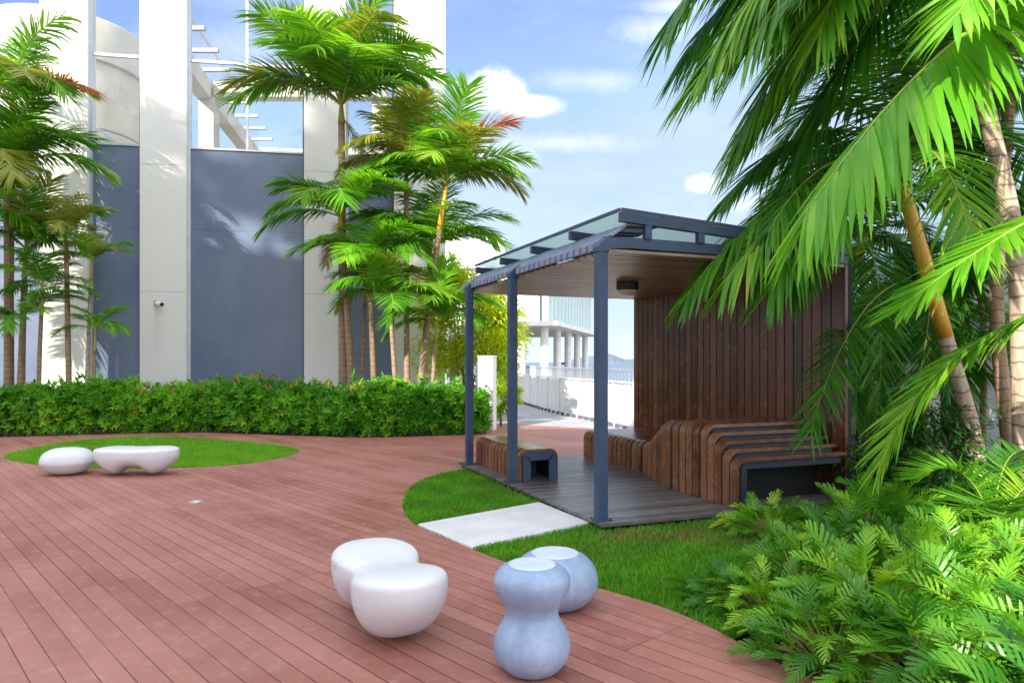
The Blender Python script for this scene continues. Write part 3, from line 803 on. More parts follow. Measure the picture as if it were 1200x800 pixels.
mb = MB(); mb.box(-2.6, 3.0, 0, 9, 0, 11.2); mb.build('wall', 'white', tb2)
for k in range(6):
    mb = MB(); mb.box(-2.2+k*.85, -1.85+k*.85, -.03, -.002, 8.2, 10.6); mb.build('window', 'greywall', tb2)
# wall behind the right palms
gw = empty('panel_wall', (0, 10.9, 0), 0, 'pale grey clad wall with dark gap behind the right hand palms', 'wall')
for k, (a, b) in enumerate(((4.9, 5.9), (5.95, 6.55), (7.0, 8.4), (8.45, 10.2), (10.25, 13))):
    mb = MB(); mb.box(a, b, 0, .2, -.1, 3.1 if k else 2.4, bev=.01); mb.build('panel', 'white' if k == 1 else 'greywall', gw)
mb = MB(); mb.box(6.552, 6.998, .1, .18, -.1, 3.1); mb.build('dark_gap', 'dark', gw)

# unseen stepped block, added and shaped to cast shade over the terrace
tbk = empty('shade_block', (0, -9, 0), 0, 'unseen pale stepped block added behind the photographer to shade the terrace', 'building')
def blk(x0, x1, h):
    mb = MB(); mb.box(x0, x1, -3, 0, -.1, h); mb.build('wall', 'tower', tbk)
    for r in range(int(h//3.2)):
        mb = MB(); n = max(1, int((x1-x0)//2.6)); w = (x1-x0)/n
        for k in range(n): mb.box(x0+k*w+.5, x0+(k+1)*w-.5, .002, .06, 1+r*3.2, 2.6+r*3.2)
        mb.build('window', 'darkwin', tbk)
BLK = [(-26.6, -19.3, 23.5), (-19.298, -6.9, 16.7)]
for a in BLK: blk(*a)

# ------------------------------------------------------------------ palms
def frond_strip(mb, path, nleaf, llen, lwid, seed, droop=.8, segs=4, start=.12, rr=.012, vee=.25, rachis_mi=1, fold=True, lprof=None):
    """path: function t->Vector ; leaf strips into mb (material 0), rib into material 1"""
    r = random.Random(seed)
    pts = [path(k/14) for k in range(15)]
    tot = sum((b-a).length for a, b in zip(pts[:-1], pts[1:]))
    mb.cur = .5
    mb.tube(pts, [rr*(1.25-1.1*k/14) for k in range(15)], 5, rachis_mi, False)
    dn = Vector((0, 0, -1))
    for i in range(nleaf):
        t = start+(1-start)*(i+.5)/nleaf
        p = path(t); T = (path(min(1, t+.01))-path(t-.01)).normalized()
        Sd = T.cross(Vector((0, 0, 1)))
        if Sd.length < .05: Sd = Vector((1, 0, 0)).cross(T)
        Sd.normalize(); Nn = Sd.cross(T)
        pf = (math.sin(math.pi*min(1, (.12+.88*(i+.5)/nleaf))**.85))**.6 if lprof is None else lprof((i+.5)/nleaf)
        for sgn in (-1, 1):
            if r.random() < .025: continue
            L = llen*max(.22, pf)*r.uniform(.86, 1.1)
            a = R(76-44*t+r.uniform(-6, 6)); vv = vee+r.uniform(-.1, .12)
            d = (T*math.cos(a)+Sd*(sgn*math.sin(a)*math.cos(vv))+Nn*math.sin(vv)).normalized()
            w = lwid*r.uniform(.8, 1.15)*(.55+.45*pf)
            q = p.copy(); row = []; mb.cur = r.random(); tws = r.gauss(0, .28)
            dr = droop*r.uniform(.75, 1.25)
            for k in range(segs+1):
                f = k/segs
                dcur = (d+dn*(dr*(.42+.75*f*f))).normalized()
                wd = Nn.cross(dcur)*sgn
                wd = T - dcur*T.dot(dcur)
                if wd.length < .05: wd = Nn.cross(dcur)
                wd.normalize(); wd = wd*math.cos(tws)+dcur.cross(wd)*math.sin(tws)
                ww = w*(.55+1.8*f*(1-f)+.0)*(1-.96*f**3)
                up = dcur.cross(wd)*sgn
                if fold:
                    row.append((q-wd*ww*.5+Vector((0, 0, -ww*.26)), q, q+wd*ww*.5+Vector((0, 0, -ww*.26))))
                else: row.append((q-wd*ww*.5, q+wd*ww*.5))
                q = q+dcur*(L/segs)
            m = len(row[0]); vs = [v for rw in row for v in rw]
            fs = [(k*m+j, k*m+j+1, (k+1)*m+j+1, (k+1)*m+j) for k in range(segs) for j in range(m-1)]
            mb.add(vs, fs, 0)
def arc_path(e0, droop, L=1.0, side=0.0):
    pts = [Vector((0, 0, 0))]; n = 24; e = e0
    for k in range(n):
        f = (k+.5)/n; e = e0-droop*f**1.3
        pts.append(pts[-1]+Vector((math.cos(e), side*f, math.sin(e)))*(L/n))
    def path(t):
        t = max(0, min(1, t))*n; i = min(n-1, int(t)); return pts[i].lerp(pts[i+1], t-i)
    return path
LP = lambda t: min(1, .35+t*2.6)*(1-.50*t**5)
PROTO = {}
for kind, specs in {'far': [(84, 50), (68, 72), (54, 85), (38, 85), (20, 70), (0, 50), (-25, 35)]}.items():
    for j, (e, dr) in enumerate(specs):
        for v in range(2):
            mb = LB(); frond_strip(mb, arc_path(R(e), R(dr+v*14-7), 1.0, .12*(v*2-1)), 64, .40, .0215, 100+j*7+v, droop=.7+.4*v, segs=3, start=.13, rr=.009, fold=False, vee=.28, lprof=LP)
            PROTO[(j, v)] = mb.mesh('palm_frond', ['frond', 'rachis'], True)
def palm(name, label, base, crown, trunk_r, flen, nf, seed, group, shaft='shaftg', bark='bark', lv=(0, 1, 2, 3, 4, 5), mat='frond', special=None, avoid=None, shaft_len=.7, dead=0, azl=None):
    r = random.Random(seed)
    o = empty(name, base, 0, label, 'palm', group)
    b = Vector(base); c = Vector(crown)-b
    mid1 = Vector((c.x*.22+r.uniform(-.05, .05), c.y*.3, c.z*.4)); mid2 = Vector((c.x*.6, c.y*.6, c.z*.72))
    path = [bez(Vector((0, 0, -.1)), mid1, mid2, c, k/14) for k in range(15)]
    L = c.z; ks = max(7, 14-int(14*shaft_len/max(L, .8)))
    mb = MB(); mb.tube(path[:ks+1], [trunk_r*(1.25-.4*k/14+(.25 if k == 0 else 0)) for k in range(ks+1)], 10); mb.build('trunk', bark, o, smooth=True)
    mb = MB(); mb.tube(path[ks:], [trunk_r*(1.02-.55*((k-ks)/(14-ks))**1.2) for k in range(ks, 15)], 10); mb.build('crown_shaft', shaft, o, smooth=True)
    nf = int(nf*1.2)
    for i in range(nf):
        j = lv[i % len(lv)]
        az = i*2.39996+r.uniform(-.3, .3)+seed if azl is None or i >= len(azl) else azl[i]
        if avoid is not None:
            d = (az-avoid+math.pi) % (2*math.pi)-math.pi
            if abs(d) < R(55): j = min(j, 1) if r.random() < .7 else 0
        fr = link('frond', PROTO[(j, r.randrange(2))], o, c-Vector((0, 0, .04*j*trunk_r*10*.3)), (r.uniform(-.15, .15), r.uniform(-.1, .1), az), flen*r.uniform(.82, 1.12))
        mt = mat
        if special and i in special: mt = special[i]
        elif r.random() < .22: mt = 'frondyel' if r.random() < .4 else 'frondlime'
        if mt != 'frond':
            fr.material_slots[0].link = 'OBJECT'; fr.material_slots[0].material = M[mt]
    for i in range(dead):
        fr = link('dry_frond', PROTO[(6, i % 2)], o, c-Vector((0, 0, .25)), (0, R(28), r.uniform(0, 6.28)), flen*.55)
        fr.material_slots[0].link = 'OBJECT'; fr.material_slots[0].material = M['frondbrown']
    return o
def gpx(u, Y): return ((u-600)/FPX*Y, Y, -.05)
FA = math.pi/2
LG = 'palms planted behind the hedge on the left'; MG = 'palms planted behind the hedge in the middle'
# left cluster
palm('palm_tree', 'tallest left palm with one orange dying frond at the picture edge', gpx(12, 16.4), P(14, 118, 16.4), .075, 2.2, 11, 1, LG, 'shaft', special={0: 'fronddead'}, avoid=FA, azl=[R(-4), R(25), R(-30), R(100), R(160), R(-160), R(200)], lv=(3, 2, 3, 0, 1, 2, 3))
palm('palm_tree', 'left palm with dense drooping crown under the orange frond palm', gpx(8, 15.9), P(8, 205, 15.9), .07, 2.1, 11, 2, LG, avoid=FA, azl=[R(5), R(-25), R(30), R(-60)], mat='frond')
palm('palm_tree', 'left palm with broad mid height crown against the left columns', gpx(25, 16.2), P(30, 290, 16.2), .065, 1.7, 10, 3, LG, 'shaft', avoid=FA, mat='frond', azl=[R(-10), R(20), R(-140)])
palm('palm_tree', 'slender left palm with sparse yellowed crown before the first white column', gpx(82, 16.0), P(77, 272, 16.0), .055, 1.05, 9, 4, LG, avoid=FA, mat='frondyel', lv=(0, 1, 2, 3, 4, 5))
palm('palm_tree', 'thin pale trunk palm before the narrow grey panel with upright fronds', gpx(100, 16.1), P(108, 305, 16.1), .04, .95, 7, 5, LG, bark='barkpale', avoid=FA, lv=(1, 2, 3, 4, 0), azl=[R(20), R(-15), R(200), R(120)])
palm('palm_tree', 'short young palm with low fronds right of the pale thin trunk palm', gpx(108, 15.9), P(112, 385, 15.9), .035, .95, 6, 6, LG, avoid=FA, lv=(1, 3, 4, 2), azl=[R(20), R(-10), R(-170), R(150)])
palm('palm_tree', 'low palm with wide spreading fronds behind hedge at left edge', gpx(22, 15.8), P(26, 372, 15.8), .05, 1.35, 9, 7, LG, avoid=FA, lv=(2, 3, 4, 1, 3), azl=[R(0), R(-30), R(190)], mat='frond')
palm('palm_tree', 'short palm filling between the left trunks just above the hedge', gpx(45, 15.8), P(50, 335, 15.8), .045, 1.2, 8, 8, LG, avoid=FA, lv=(1, 2, 4, 3), mat='frond')
palm('palm_tree', 'left palm cut by the picture edge with crown above the hedge', gpx(-45, 15.9), P(-40, 250, 15.9), .07, 2.0, 10, 9, LG, avoid=FA, azl=[R(-5), R(15)])
# middle cluster
palm('palm_tree', 'tallest middle palm with full crown before the wide column', gpx(402, 16.6), P(400, 122, 16.6), .085, 2.65, 21, 11, MG, 'shaftg', avoid=FA, dead=1, azl=[R(175), R(150), R(5), R(30), R(-20), R(200), R(90), R(60), R(120), R(-60), R(-110)], lv=(2, 0, 2, 1, 3, 3, 0, 1, 0, 1, 2), special={0: 'frondlime', 2: 'frondlime', 3: 'frondyel', 6: 'frondlime', 7: 'frondlime', 8: 'frondyel', 12: 'frondlime', 16: 'frondlime'})
palm('palm_tree', 'second middle palm with mid height crown and shaggy dry fibres', gpx(414, 16.3), P(398, 252, 16.3), .07, 1.9, 11, 12, MG, 'shaft', avoid=FA, dead=4, azl=[R(178), R(200), R(10), R(45), R(-40)], lv=(3, 4, 2, 1, 2), mat='frond')
palm('palm_tree', 'middle palm with low broad glossy fronds between the trunk groups', gpx(440, 16.0), P(432, 300, 16.0), .06, 1.6, 10, 13, MG, avoid=FA, lv=(2, 3, 2, 4), azl=[R(-20), R(200), R(30), R(-90)], mat='frondlime')
palm('palm_tree', 'middle palm with narrow crown before the last white column', gpx(478, 16.7), P(476, 195, 16.7), .06, 1.9, 11, 14, MG, avoid=FA, lv=(1, 2, 3, 0), mat='frondyel')
palm('palm_tree', 'leaning middle palm with orange shaft and one rust red frond against sky', gpx(488, 16.4), P(524, 215, 16.4), .07, 2.05, 15, 15, MG, 'shaft', avoid=FA, special={0: 'fronddead'}, azl=[R(14), R(-3), R(-28), R(85), R(20), R(170), R(200), R(110), R(-60), R(-90)], lv=(1, 2, 3, 0, 2, 2, 3, 0, 2, 3), shaft_len=1.6)
palm('palm_tree', 'short middle palm with crown halfway up beside the leaning trunk', gpx(466, 15.8), P(456, 350, 15.8), .05, 1.5, 11, 16, MG, 'shaft', avoid=FA, lv=(2, 3, 4, 1), azl=[R(180), R(-10), R(-60)], mat='frond')
palm('palm_tree', 'low palm with fronds reaching right toward the yellow foliage', gpx(505, 16.0), P(512, 375, 16.0), .045, 1.5, 10, 17, MG, avoid=FA, lv=(2, 3, 1, 4), azl=[R(0), R(30), R(-30), R(170)], mat='frond')
palm('palm_tree', 'thin middle palm with small crown behind the second tall trunk', gpx(424, 16.8), P(428, 335, 16.8), .05, 1.2, 8, 18, MG, 'shaft', avoid=FA, lv=(1, 2, 3, 0), mat='fronddeep')
palm('palm_tree', 'middle palm with crown behind and right of the leaning orange shaft', gpx(496, 17.0), P(505, 290, 17.0), .055, 1.9, 12, 19, MG, avoid=FA, lv=(2, 3, 1, 4), azl=[R(5), R(-20), R(175)], mat='frond')

for k, (x, hh) in enumerate(((-25.6, 2.6), (-23.9, 1.4), (-22.2, 3.0), (-20.6, 1.6), (-19.9, 3.4))):  # unseen palms added to roughen the block's shadow edge on the facade
    zr = 23.5 if x < -19.3 else 16.7
    palm('shadow_palm', 'unseen palm added on top of the shade block to break up its shadow', (x, -10.2, zr), (x+.3, -10.0, zr+hh), .12, 2.9, 9, 60+k, 'unseen palms added on the shade block behind the camera', lv=(1, 2, 3, 2, 4))

# right foreground palms: individually shaped fronds
def bfrond(parent, pts, llen, mat, seed, nleaf=46, lwid=.045, droop=1.0, rr=.014, vee=.2, start=.14, lprof=None):
    lprof = LP; droop *= .8; llen *= 1.08
    if mat != 'frondlime': lwid *= .92; nleaf = int(nleaf*1.5)
    else: lwid *= 1.12; nleaf = int(nleaf*1.35); droop *= .85
    o = parent.location; q = [Vector(p)-o for p in pts]
    mb = LB(); frond_strip(mb, lambda t: bez(q[0], q[1], q[2], q[3], max(0, min(1, t))), nleaf, llen, lwid, seed, droop, 5, start, rr, vee, 1, True, lprof)
    return mb.build('frond', [mat, 'rachis'], parent, smooth=True)
def rpalm(label, base, pts, radii, bark, shaft, ks, seed):
    o = empty('palm_tree', base, 0, label, 'palm', 'clumping palms at the right edge')
    b = Vector(base); q = catmull([Vector((p[0], p[1], p[2]))-b for p in pts], 5)
    n = len(q); k0 = int(n*ks)
    ra = [radii[0]+(radii[1]-radii[0])*i/(n-1) for i in range(n)]
    mb = MB(); mb.tube(q[:k0+1], ra[:k0+1], 14); mb.build('trunk', bark, o, smooth=True)
    if k0 < n-1:
        mb = MB(); mb.tube(q[k0:], [x*1.05 for x in ra[k0:]], 14); mb.build('crown_shaft', shaft, o, smooth=True)
    return o
b1 = (G(1200, 600)); 
R1 = rpalm('tall right palm whose ringed trunk leans left out of the top', b1, [b1, P(1197, 450, 7.1), P(1190, 290, 7.15), P(1163, 160, 7.2), P(1120, -20, 7.2), P(1105, -100, 7.2)], (.095, .075), 'barkpale', 'shaftg', .86, 1)
C1 = P(1105, -100, 7.2)
b2 = G(1152, 578)
R2 = rpalm('right palm with bright yellow upper trunk leaning left over the shelter', b2, [b2, P(1138, 500, 8.1), P(1108, 395, 8.1), P(1072, 268, 8.1), P(1050, 195, 8.0)], (.10, .065), 'barkpale', 'shaft', .5, 2)
C2 = P(1050, 190, 8.0)
b0 = Vector((4.75, 5.5, -.05))
C0 = P(1268, -30, 5.3)
R0 = rpalm('right palm outside the frame edge holding the big lime frond', b0, [b0, Vector((4.6, 5.45, 1.5)), Vector((4.4, 5.35, 3.2)), C0], (.09, .07), 'barkpale', 'shaftg', .8, 3)
b4 = Vector((4.25, 4.7, -.05)); C4 = P(1325, 215, 4.75)
R4 = rpalm('short right palm at the frame edge with two lime arching fronds', b4, [b4, Vector((4.22, 4.72, 1.2)), C4], (.06, .05), 'bark', 'shaft', .6, 4)
b5 = G(1190, 575); 
R5 = rpalm('brown stout trunk beside the tall leaning palm at right edge', b5, [b5, P(1178, 480, 8.2), P(1168, 350, 8.2), P(1180, 150, 8.3), P(1200, -60, 8.4)], (.085, .06), 'bark', 'shaftg', .9, 5)
C5 = P(1200, -60, 8.4)
b6 = Vector((4.75, 9.2, -.05)); C6 = P(1008, 290, 9.0)
R6 = rpalm('thin far palm trunk just right of the shelter wall end', b6, [b6, P(1020, 420, 9.1), C6], (.055, .045), 'bark', 'shaft', .6, 6)
b7 = G(1075, 560); C7 = P(1085, 335, 8.9)
R7 = rpalm('short shaded palm in the undergrowth between the yellow trunk and wall', b7, [b7, P(1085, 450, 8.9), C7], (.05, .04), 'bark', 'shaft', .6, 7)
# lime hero frond
bfrond(R0, [C0, P(1150, 0, 5.0), P(1045, 100, 4.75), P(942, 252, 4.55)], .92, 'frondlime', 11, 46, .066, 2.3, .017, .05)
bfrond(R0, [C0, P(1230, -60, 4.9), P(1180, -80, 4.6), P(1120, 20, 4.4)], .7, 'frondlime', 12, 40, .055, 1.5, .016)
bfrond(R0, [C0, P(1190, -110, 5.4), P(1020, -120, 5.8), P(930, 10, 6.0)], .95, 'frond', 13, 50, .055, 1.4, .017)
bfrond(R0, [C0, P(1320, -160, 5.3), P(1450, -160, 5.2), P(1500, 0, 5.1)], .9, 'frond', 14, 40, .05, 1.2)
bfrond(R0, [C0, P(1260, -120, 5.8), P(1210, -120, 6.8), P(1150, 0, 7.4)], .9, 'frond', 15, 44, .05, 1.2)
# frame-edge palm
bfrond(R4, [C4, P(1250, 225, 4.6), P(1150, 285, 4.5), P(1058, 358, 4.4)], .50, 'frondlime', 21, 44, .040, .9, .012)
bfrond(R4, [P(1318, 330, 4.75), P(1220, 360, 5.2), P(1080, 400, 5.3), P(1030, 545, 5.3)], .56, 'frond', 22, 48, .038, .8, .012)
bfrond(R4, [C4, P(1330, 120, 4.8), P(1380, 120, 4.9), P(1440, 260, 5)], .5, 'frond', 23, 40, .04, .9)
# tall palm
bfrond(R1, [C1, P(1020, -120, 7.0), P(900, -10, 6.7), P(822, 85, 6.5)], 1.15, 'frond', 31, 54, .055, 1.6, .018)
bfrond(R1, [C1, P(1000, -190, 7.2), P(850, -90, 7.2), P(790, 20, 7.1)], 1.2, 'fronddeep', 32, 52, .055, 1.6, .018)
bfrond(R1, [C1, P(1010, -130, 6.8), P(900, -50, 6.6), P(835, 60, 6.5)], 1.2, 'frond', 37, 52, .055, 1.6, .018)
bfrond(R1, [C1, P(1020, -70, 6.9), P(930, 30, 6.8), P(880, 140, 6.8)], 1.1, 'frond', 38, 52, .055, 1.5, .018)
bfrond(R1, [C1, P(1030, -150, 6.4), P(950, -70, 6.2), P(880, 50, 6.1)], 1.1, 'frond', 39, 54, .05, 1.5, .018)
bfrond(R1, [C1, P(990, -150, 7.5), P(890, -60, 7.5), P(805, 60, 7.5)], 1.2, 'fronddeep', 40, 54, .055, 1.5, .018)
bfrond(R1, [C1, P(1010, -20, 7.3), P(920, 70, 7.4), P(862, 175, 7.4)], 1.0, 'frond', 141, 54, .05, 1.4, .018)
bfrond(R1, [C1, P(1060, -30, 7.0), P(990, 60, 7.0), P(930, 190, 7.0)], 1.0, 'fronddeep', 142, 54, .05, 1.4, .018)
bfrond(R1, [C1, P(1040, -40, 7.6), P(960, 40, 7.8), P(860, 190, 7.9)], .95, 'fronddeep', 33, 50, .055, 1.4, .018)
bfrond(R1, [C1, P(1080, -180, 6.6), P(1010, -110, 6.0), P(960, 40, 5.8)], .95, 'frond', 34, 50, .055, 1.5, .018)
bfrond(R1, [C1, P(1160, -190, 7.4), P(1250, -120, 7.8), P(1290, 60, 8)], .95, 'frond', 35, 46, .05, 1.4, .018)
bfrond(R1, [C1, P(1110, -60, 8), P(1120, 30, 8.6), P(1110, 170, 8.8)], .9, 'fronddeep', 36, 46, .05, 1.3, .018)
# yellow-shaft palm
bfrond(R2, [C2, P(985, 175, 7.4), P(880, 235, 7.0), P(806, 345, 6.85)], .80, 'frond', 41, 54, .05, 1.5, .016)
bfrond(R2, [C2, P(1010, 170, 7.2), P(930, 215, 6.7), P(850, 330, 6.5)], .85, 'frond', 48, 54, .05, 1.7, .016)
bfrond(R2, [C2, P(1020, 180, 7.2), P(960, 230, 6.7), P(900, 340, 6.4)], .85, 'frond', 49, 54, .05, 1.7, .016)
bfrond(R2, [C2, P(990, 120, 7.7), P(920, 150, 7.6), P(852, 230, 7.5)], .85, 'fronddeep', 42, 48, .05, 1.4, .016)
bfrond(R2, [C2, P(1020, 90, 8.2), P(960, 90, 8.6), P(900, 190, 8.8)], .85, 'fronddeep', 43, 48, .05, 1.2, .016)
bfrond(R2, [C2, P(1000, 190, 7.4), P(950, 250, 6.9), P(925, 345, 6.7)], .7, 'fronddeep', 44, 44, .05, 1.3, .015)
bfrond(R2, [C2, P(1100, 100, 8.4), P(1160, 160, 8.8), P(1180, 300, 9)], .85, 'fronddeep', 45, 46, .05, 1.2, .015)
bfrond(R2, [C2, P(1040, 80, 8.4), P(1010, 20, 9), P(960, 60, 9.4)], .85, 'frond', 47, 46, .05, 1.2, .015)
for k, (a, b, c_) in enumerate((((1120, -170, 8.6), (1040, -120, 8.8), (990, 60, 9)), ((1260, -150, 8.3), (1320, -60, 8.2), (1330, 100, 8.2)), ((1200, -120, 9), (1160, 0, 9.6), (1150, 180, 9.8)), ((1150, -60, 8.9), (1080, 60, 9.2), (1060, 200, 9.3)))):
    bfrond(R5, [C5, P(*a), P(*b), P(*c_)], .9, 'fronddeep', 50+k, 46, .05, 1.3, .016)
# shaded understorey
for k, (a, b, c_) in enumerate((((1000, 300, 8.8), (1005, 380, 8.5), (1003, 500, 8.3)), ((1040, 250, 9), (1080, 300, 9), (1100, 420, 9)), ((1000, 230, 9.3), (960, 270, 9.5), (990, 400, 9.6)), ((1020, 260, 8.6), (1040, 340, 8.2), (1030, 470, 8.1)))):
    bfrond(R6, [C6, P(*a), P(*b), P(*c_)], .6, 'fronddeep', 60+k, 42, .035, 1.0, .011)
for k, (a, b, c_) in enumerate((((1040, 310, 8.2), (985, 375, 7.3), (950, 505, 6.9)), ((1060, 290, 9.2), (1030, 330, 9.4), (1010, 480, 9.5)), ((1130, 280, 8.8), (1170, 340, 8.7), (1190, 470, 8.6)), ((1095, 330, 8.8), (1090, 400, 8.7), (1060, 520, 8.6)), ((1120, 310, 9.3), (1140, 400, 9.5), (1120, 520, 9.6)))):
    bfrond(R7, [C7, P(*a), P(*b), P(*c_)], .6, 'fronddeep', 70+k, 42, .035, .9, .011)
NEAR = []
for j, (e, dr) in enumerate(((75, 70), (58, 90), (42, 95), (25, 80), (5, 60))):
    for v in range(2):
        mb = LB(); frond_strip(mb, arc_path(R(e), R(dr+v*16-8), 1.0, .15*(v*2-1)), 74, .29, .0135, 300+j*5+v, 1.1, 4, .1, .006, .25, 1, True, LP); NEAR.append(mb.mesh('palm_frond', ['frond', 'rachis'], True))
def crown(o, c, n, L, seed, mats, skip=None):
    r = random.Random(seed)
    for i in range(n):
        az = i*2.39996+seed; j = (i*7+seed) % 5
        tip = Vector(c)+Vector((math.cos(az), math.sin(az), 0))*L*.8
        if tip.y < 4.6 or (skip and skip(tip)): continue
        fr = link('frond', NEAR[j*2+i % 2], o, Vector(c)-o.location, (r.uniform(-.12, .12), r.uniform(-.1, .1), az), L*r.uniform(.85, 1.1))
        fr.material_slots[0].link = 'OBJECT'; fr.material_slots[0].material = M[mats[i % len(mats)]]
lim = lambda p: p.x/p.y < (870-600)/FPX
crown(R1, C1, 14, 3.2, 1, ['frond', 'fronddeep'], lim)
crown(R2, C2, 16, 2.8, 2, ['fronddeep', 'frond', 'fronddeep'], lambda p: p.x/p.y < (850-600)/FPX)
crown(R5, C5, 16, 3.2, 3, ['fronddeep', 'frond'], lim)
crown(R0, C0, 10, 2.4, 4, ['frond'], lambda p: p.y < 5.6 or p.x/p.y < (1020-600)/FPX)
crown(R6, C6, 10, 1.7, 5, ['fronddeep'], lambda p: p.x/p.y < (1000-600)/FPX)
crown(R7, C7, 12, 1.7, 6, ['fronddeep'], lambda p: p.y < 8.5 or p.x/p.y < (1003-600)/FPX)
for k, (u, Y, v, L_2, lab) in enumerate(((1150, 10.0, 330, 2.2, 'shaded palm against the grey wall at far right'), (1050, 10.2, 420, 1.7, 'low dark palm against the grey wall behind yellow trunk palm'), (1215, 9.4, 420, 1.8, 'low dark palm at right picture edge behind the trunks'), (1010, 9.8, 470, 1.3, 'smallest dark palm at the wall end low in the undergrowth'))):
    g = Vector(((u-600)/FPX*Y, Y, -.05)); c = P(u, v, Y)
    o = empty('palm_tree', g, 0, lab, 'palm', 'clumping palms at the right edge')
    mb = MB(); mb.tube([(0, 0, -.1), Vector(c)*.5-g*.5+Vector((.04, 0, 0)), c-g], [.05, .045, .035], 10); mb.build('trunk', 'bark', o, smooth=True)
    crown(o, c, 13, L_2, 20+k, ['fronddeep', 'fronddeep', 'frond'], lambda p: p.x/p.y < (1000-600)/FPX)
# low young palm in the bed
b8 = G(1165, 645)
R8 = empty('young_palm', b8, 0, 'low young palm with curved comb fronds in front of the right trunks', 'palm')
c8 = Vector(b8)+Vector((.0, 0, .12))
for k, (a, b, c_, mt) in enumerate((((1140, 600, 5.6), (1085, 590, 5.5), (1040, 645, 5.35), 'frond'), ((1150, 560, 5.7), (1120, 530, 5.7), (1075, 560, 5.6), 'frondlime'), ((1190, 570, 5.6), (1130, 575, 5.3), (1060, 660, 5.1), 'frond'), ((1200, 540, 5.7), (1250, 540, 5.7), (1290, 620, 5.6), 'frond'), ((1165, 540, 6), (1190, 510, 6.2), (1215, 540, 6.3), 'fronddeep'), ((1180, 590, 5.4), (1190, 590, 5.1), (1180, 665, 4.95), 'frond'))):
    bfrond(R8, [c8, P(*a), P(*b), P(*c_)], .33, mt, 80+k, 34, .022, .35, .007, .35, .1)

# ------------------------------------------------------------------ hedge
def leafquad(mb, p, d, up, L, w):
    d = d.normalized(); s = d.cross(up)
    if s.length < .01: s = Vector((1, 0, 0))
    s.normalize(); n = s.cross(d)
    vs = [p, p+d*L*.45+s*w*.5-n*w*.0, p+d*L-n*L*.12, p+d*L*.45-s*w*.5, p+d*L*.5-n*w*.18]
    mb.add(vs, [(0, 1, 4), (1, 2, 4), (2, 3, 4), (3, 0, 4)])
hd = empty('hedge', (-6, 15.2, 0), 0, 'long leafy green hedge with small red flower spikes below the facade', 'hedge')
hb = LB(); fl_ = MB(); sb = MB(); off = Vector((-6, 15.2, 0))
rh = random.Random(5)
front = resample(hedge_edge, .05); nfr = len(front)
def hz(x): return .90+.07*math.sin(x*1.9)+.05*math.sin(x*4.3+1)+.03*math.sin(x*9)
for i in range(7400):
    p = front[rh.randrange(nfr)]
    if p.x < -12.6: continue
    H = hz(p.x)
    ff = rh.random()
    bulge = .12*math.sin(p.x*5.1)*.5
    if i > 5200:
        z = H*rh.uniform(.05, .95); dep = rh.uniform(.25, .7); outd = Vector((rh.uniform(-.6, .6), -1, rh.uniform(-.2, .7)))
    elif ff < .62:
        z = H*rh.uniform(.02, 1)**.85; dep = rh.uniform(-.02, .28)-bulge + .22*max(0, z/H-.75)
        outd = Vector((rh.uniform(-.4, .4), -1, rh.uniform(.1, .9)))
    else:
        dep = rh.uniform(.1, 1.35); z = H*rh.uniform(.82, 1.03)+.05*math.sin(dep*9+p.x*7)+(rh.uniform(0, .22) if rh.random() < .25 else 0)
        outd = Vector((rh.uniform(-.4, .4), rh.uniform(-.7, .3), 1))
    if z < .12 and rh.random() < .5: continue
    c = Vector((p.x+rh.uniform(-.05, .05), p.y+dep, z)); outd.normalize()
    var = min(1, max(0, rh.gauss(.46, .30)+(.30 if (-10 < p.x < -6.5) else 0)))  # paler stretch paints the sunlit part of the hedge into the leaf colour
    m = rh.randint(6, 9)
    a0 = rh.uniform(0, 6.28)
    t1 = outd.cross(Vector((0, 0, 1))).normalized(); t2 = t1.cross(outd)
    for k in range(m):
        a = a0+k*2.4; hb.cur = min(1, max(0, var+rh.uniform(-.12, .12)))
        spread = rh.uniform(.5, 1.5)
        d = outd+(t1*math.cos(a)+t2*math.sin(a))*spread+Vector((0, 0, -.15))
        leafquad(hb, c+outd*rh.uniform(-.04, .04)-off, d, outd, rh.uniform(.10, .19), rh.uniform(.042, .066))
    if ff > .5 and rh.random() < .14 and -8.2 < p.x < -3:
        q = c+Vector((0, 0, .06))-off
        fl_.tube([q, q+Vector((rh.uniform(-.01, .01), 0, .05)), q+Vector((0, 0, .12))], [.012, .018, .004], 5)
hb.build('foliage', 'hedge', hd)
fl_.build('flower_spikes', 'flower', hd)['kind'] = 'stuff'
for i in range(150):
    p = front[rh.randrange(nfr)]
    x, y = p.x, p.y+rh.uniform(.12, .9)
    sb.tube([Vector((x, y, -.12))-off, Vector((x+rh.uniform(-.08, .08), y+rh.uniform(-.08, .04), .3))-off, Vector((x+rh.uniform(-.15, .15), y-rh.uniform(0, .1), .75))-off], [.014, .011, .006], 5)
sb.build('stems', 'stem', hd)['kind'] = 'stuff'
mb = fill(list(hedge_edge)+[V2(-.5, 16.4), V2(-1.5, 19.5), V2(-16, 17.2)], [], -.06); struct(mb.build('planting_bed', 'soil'))

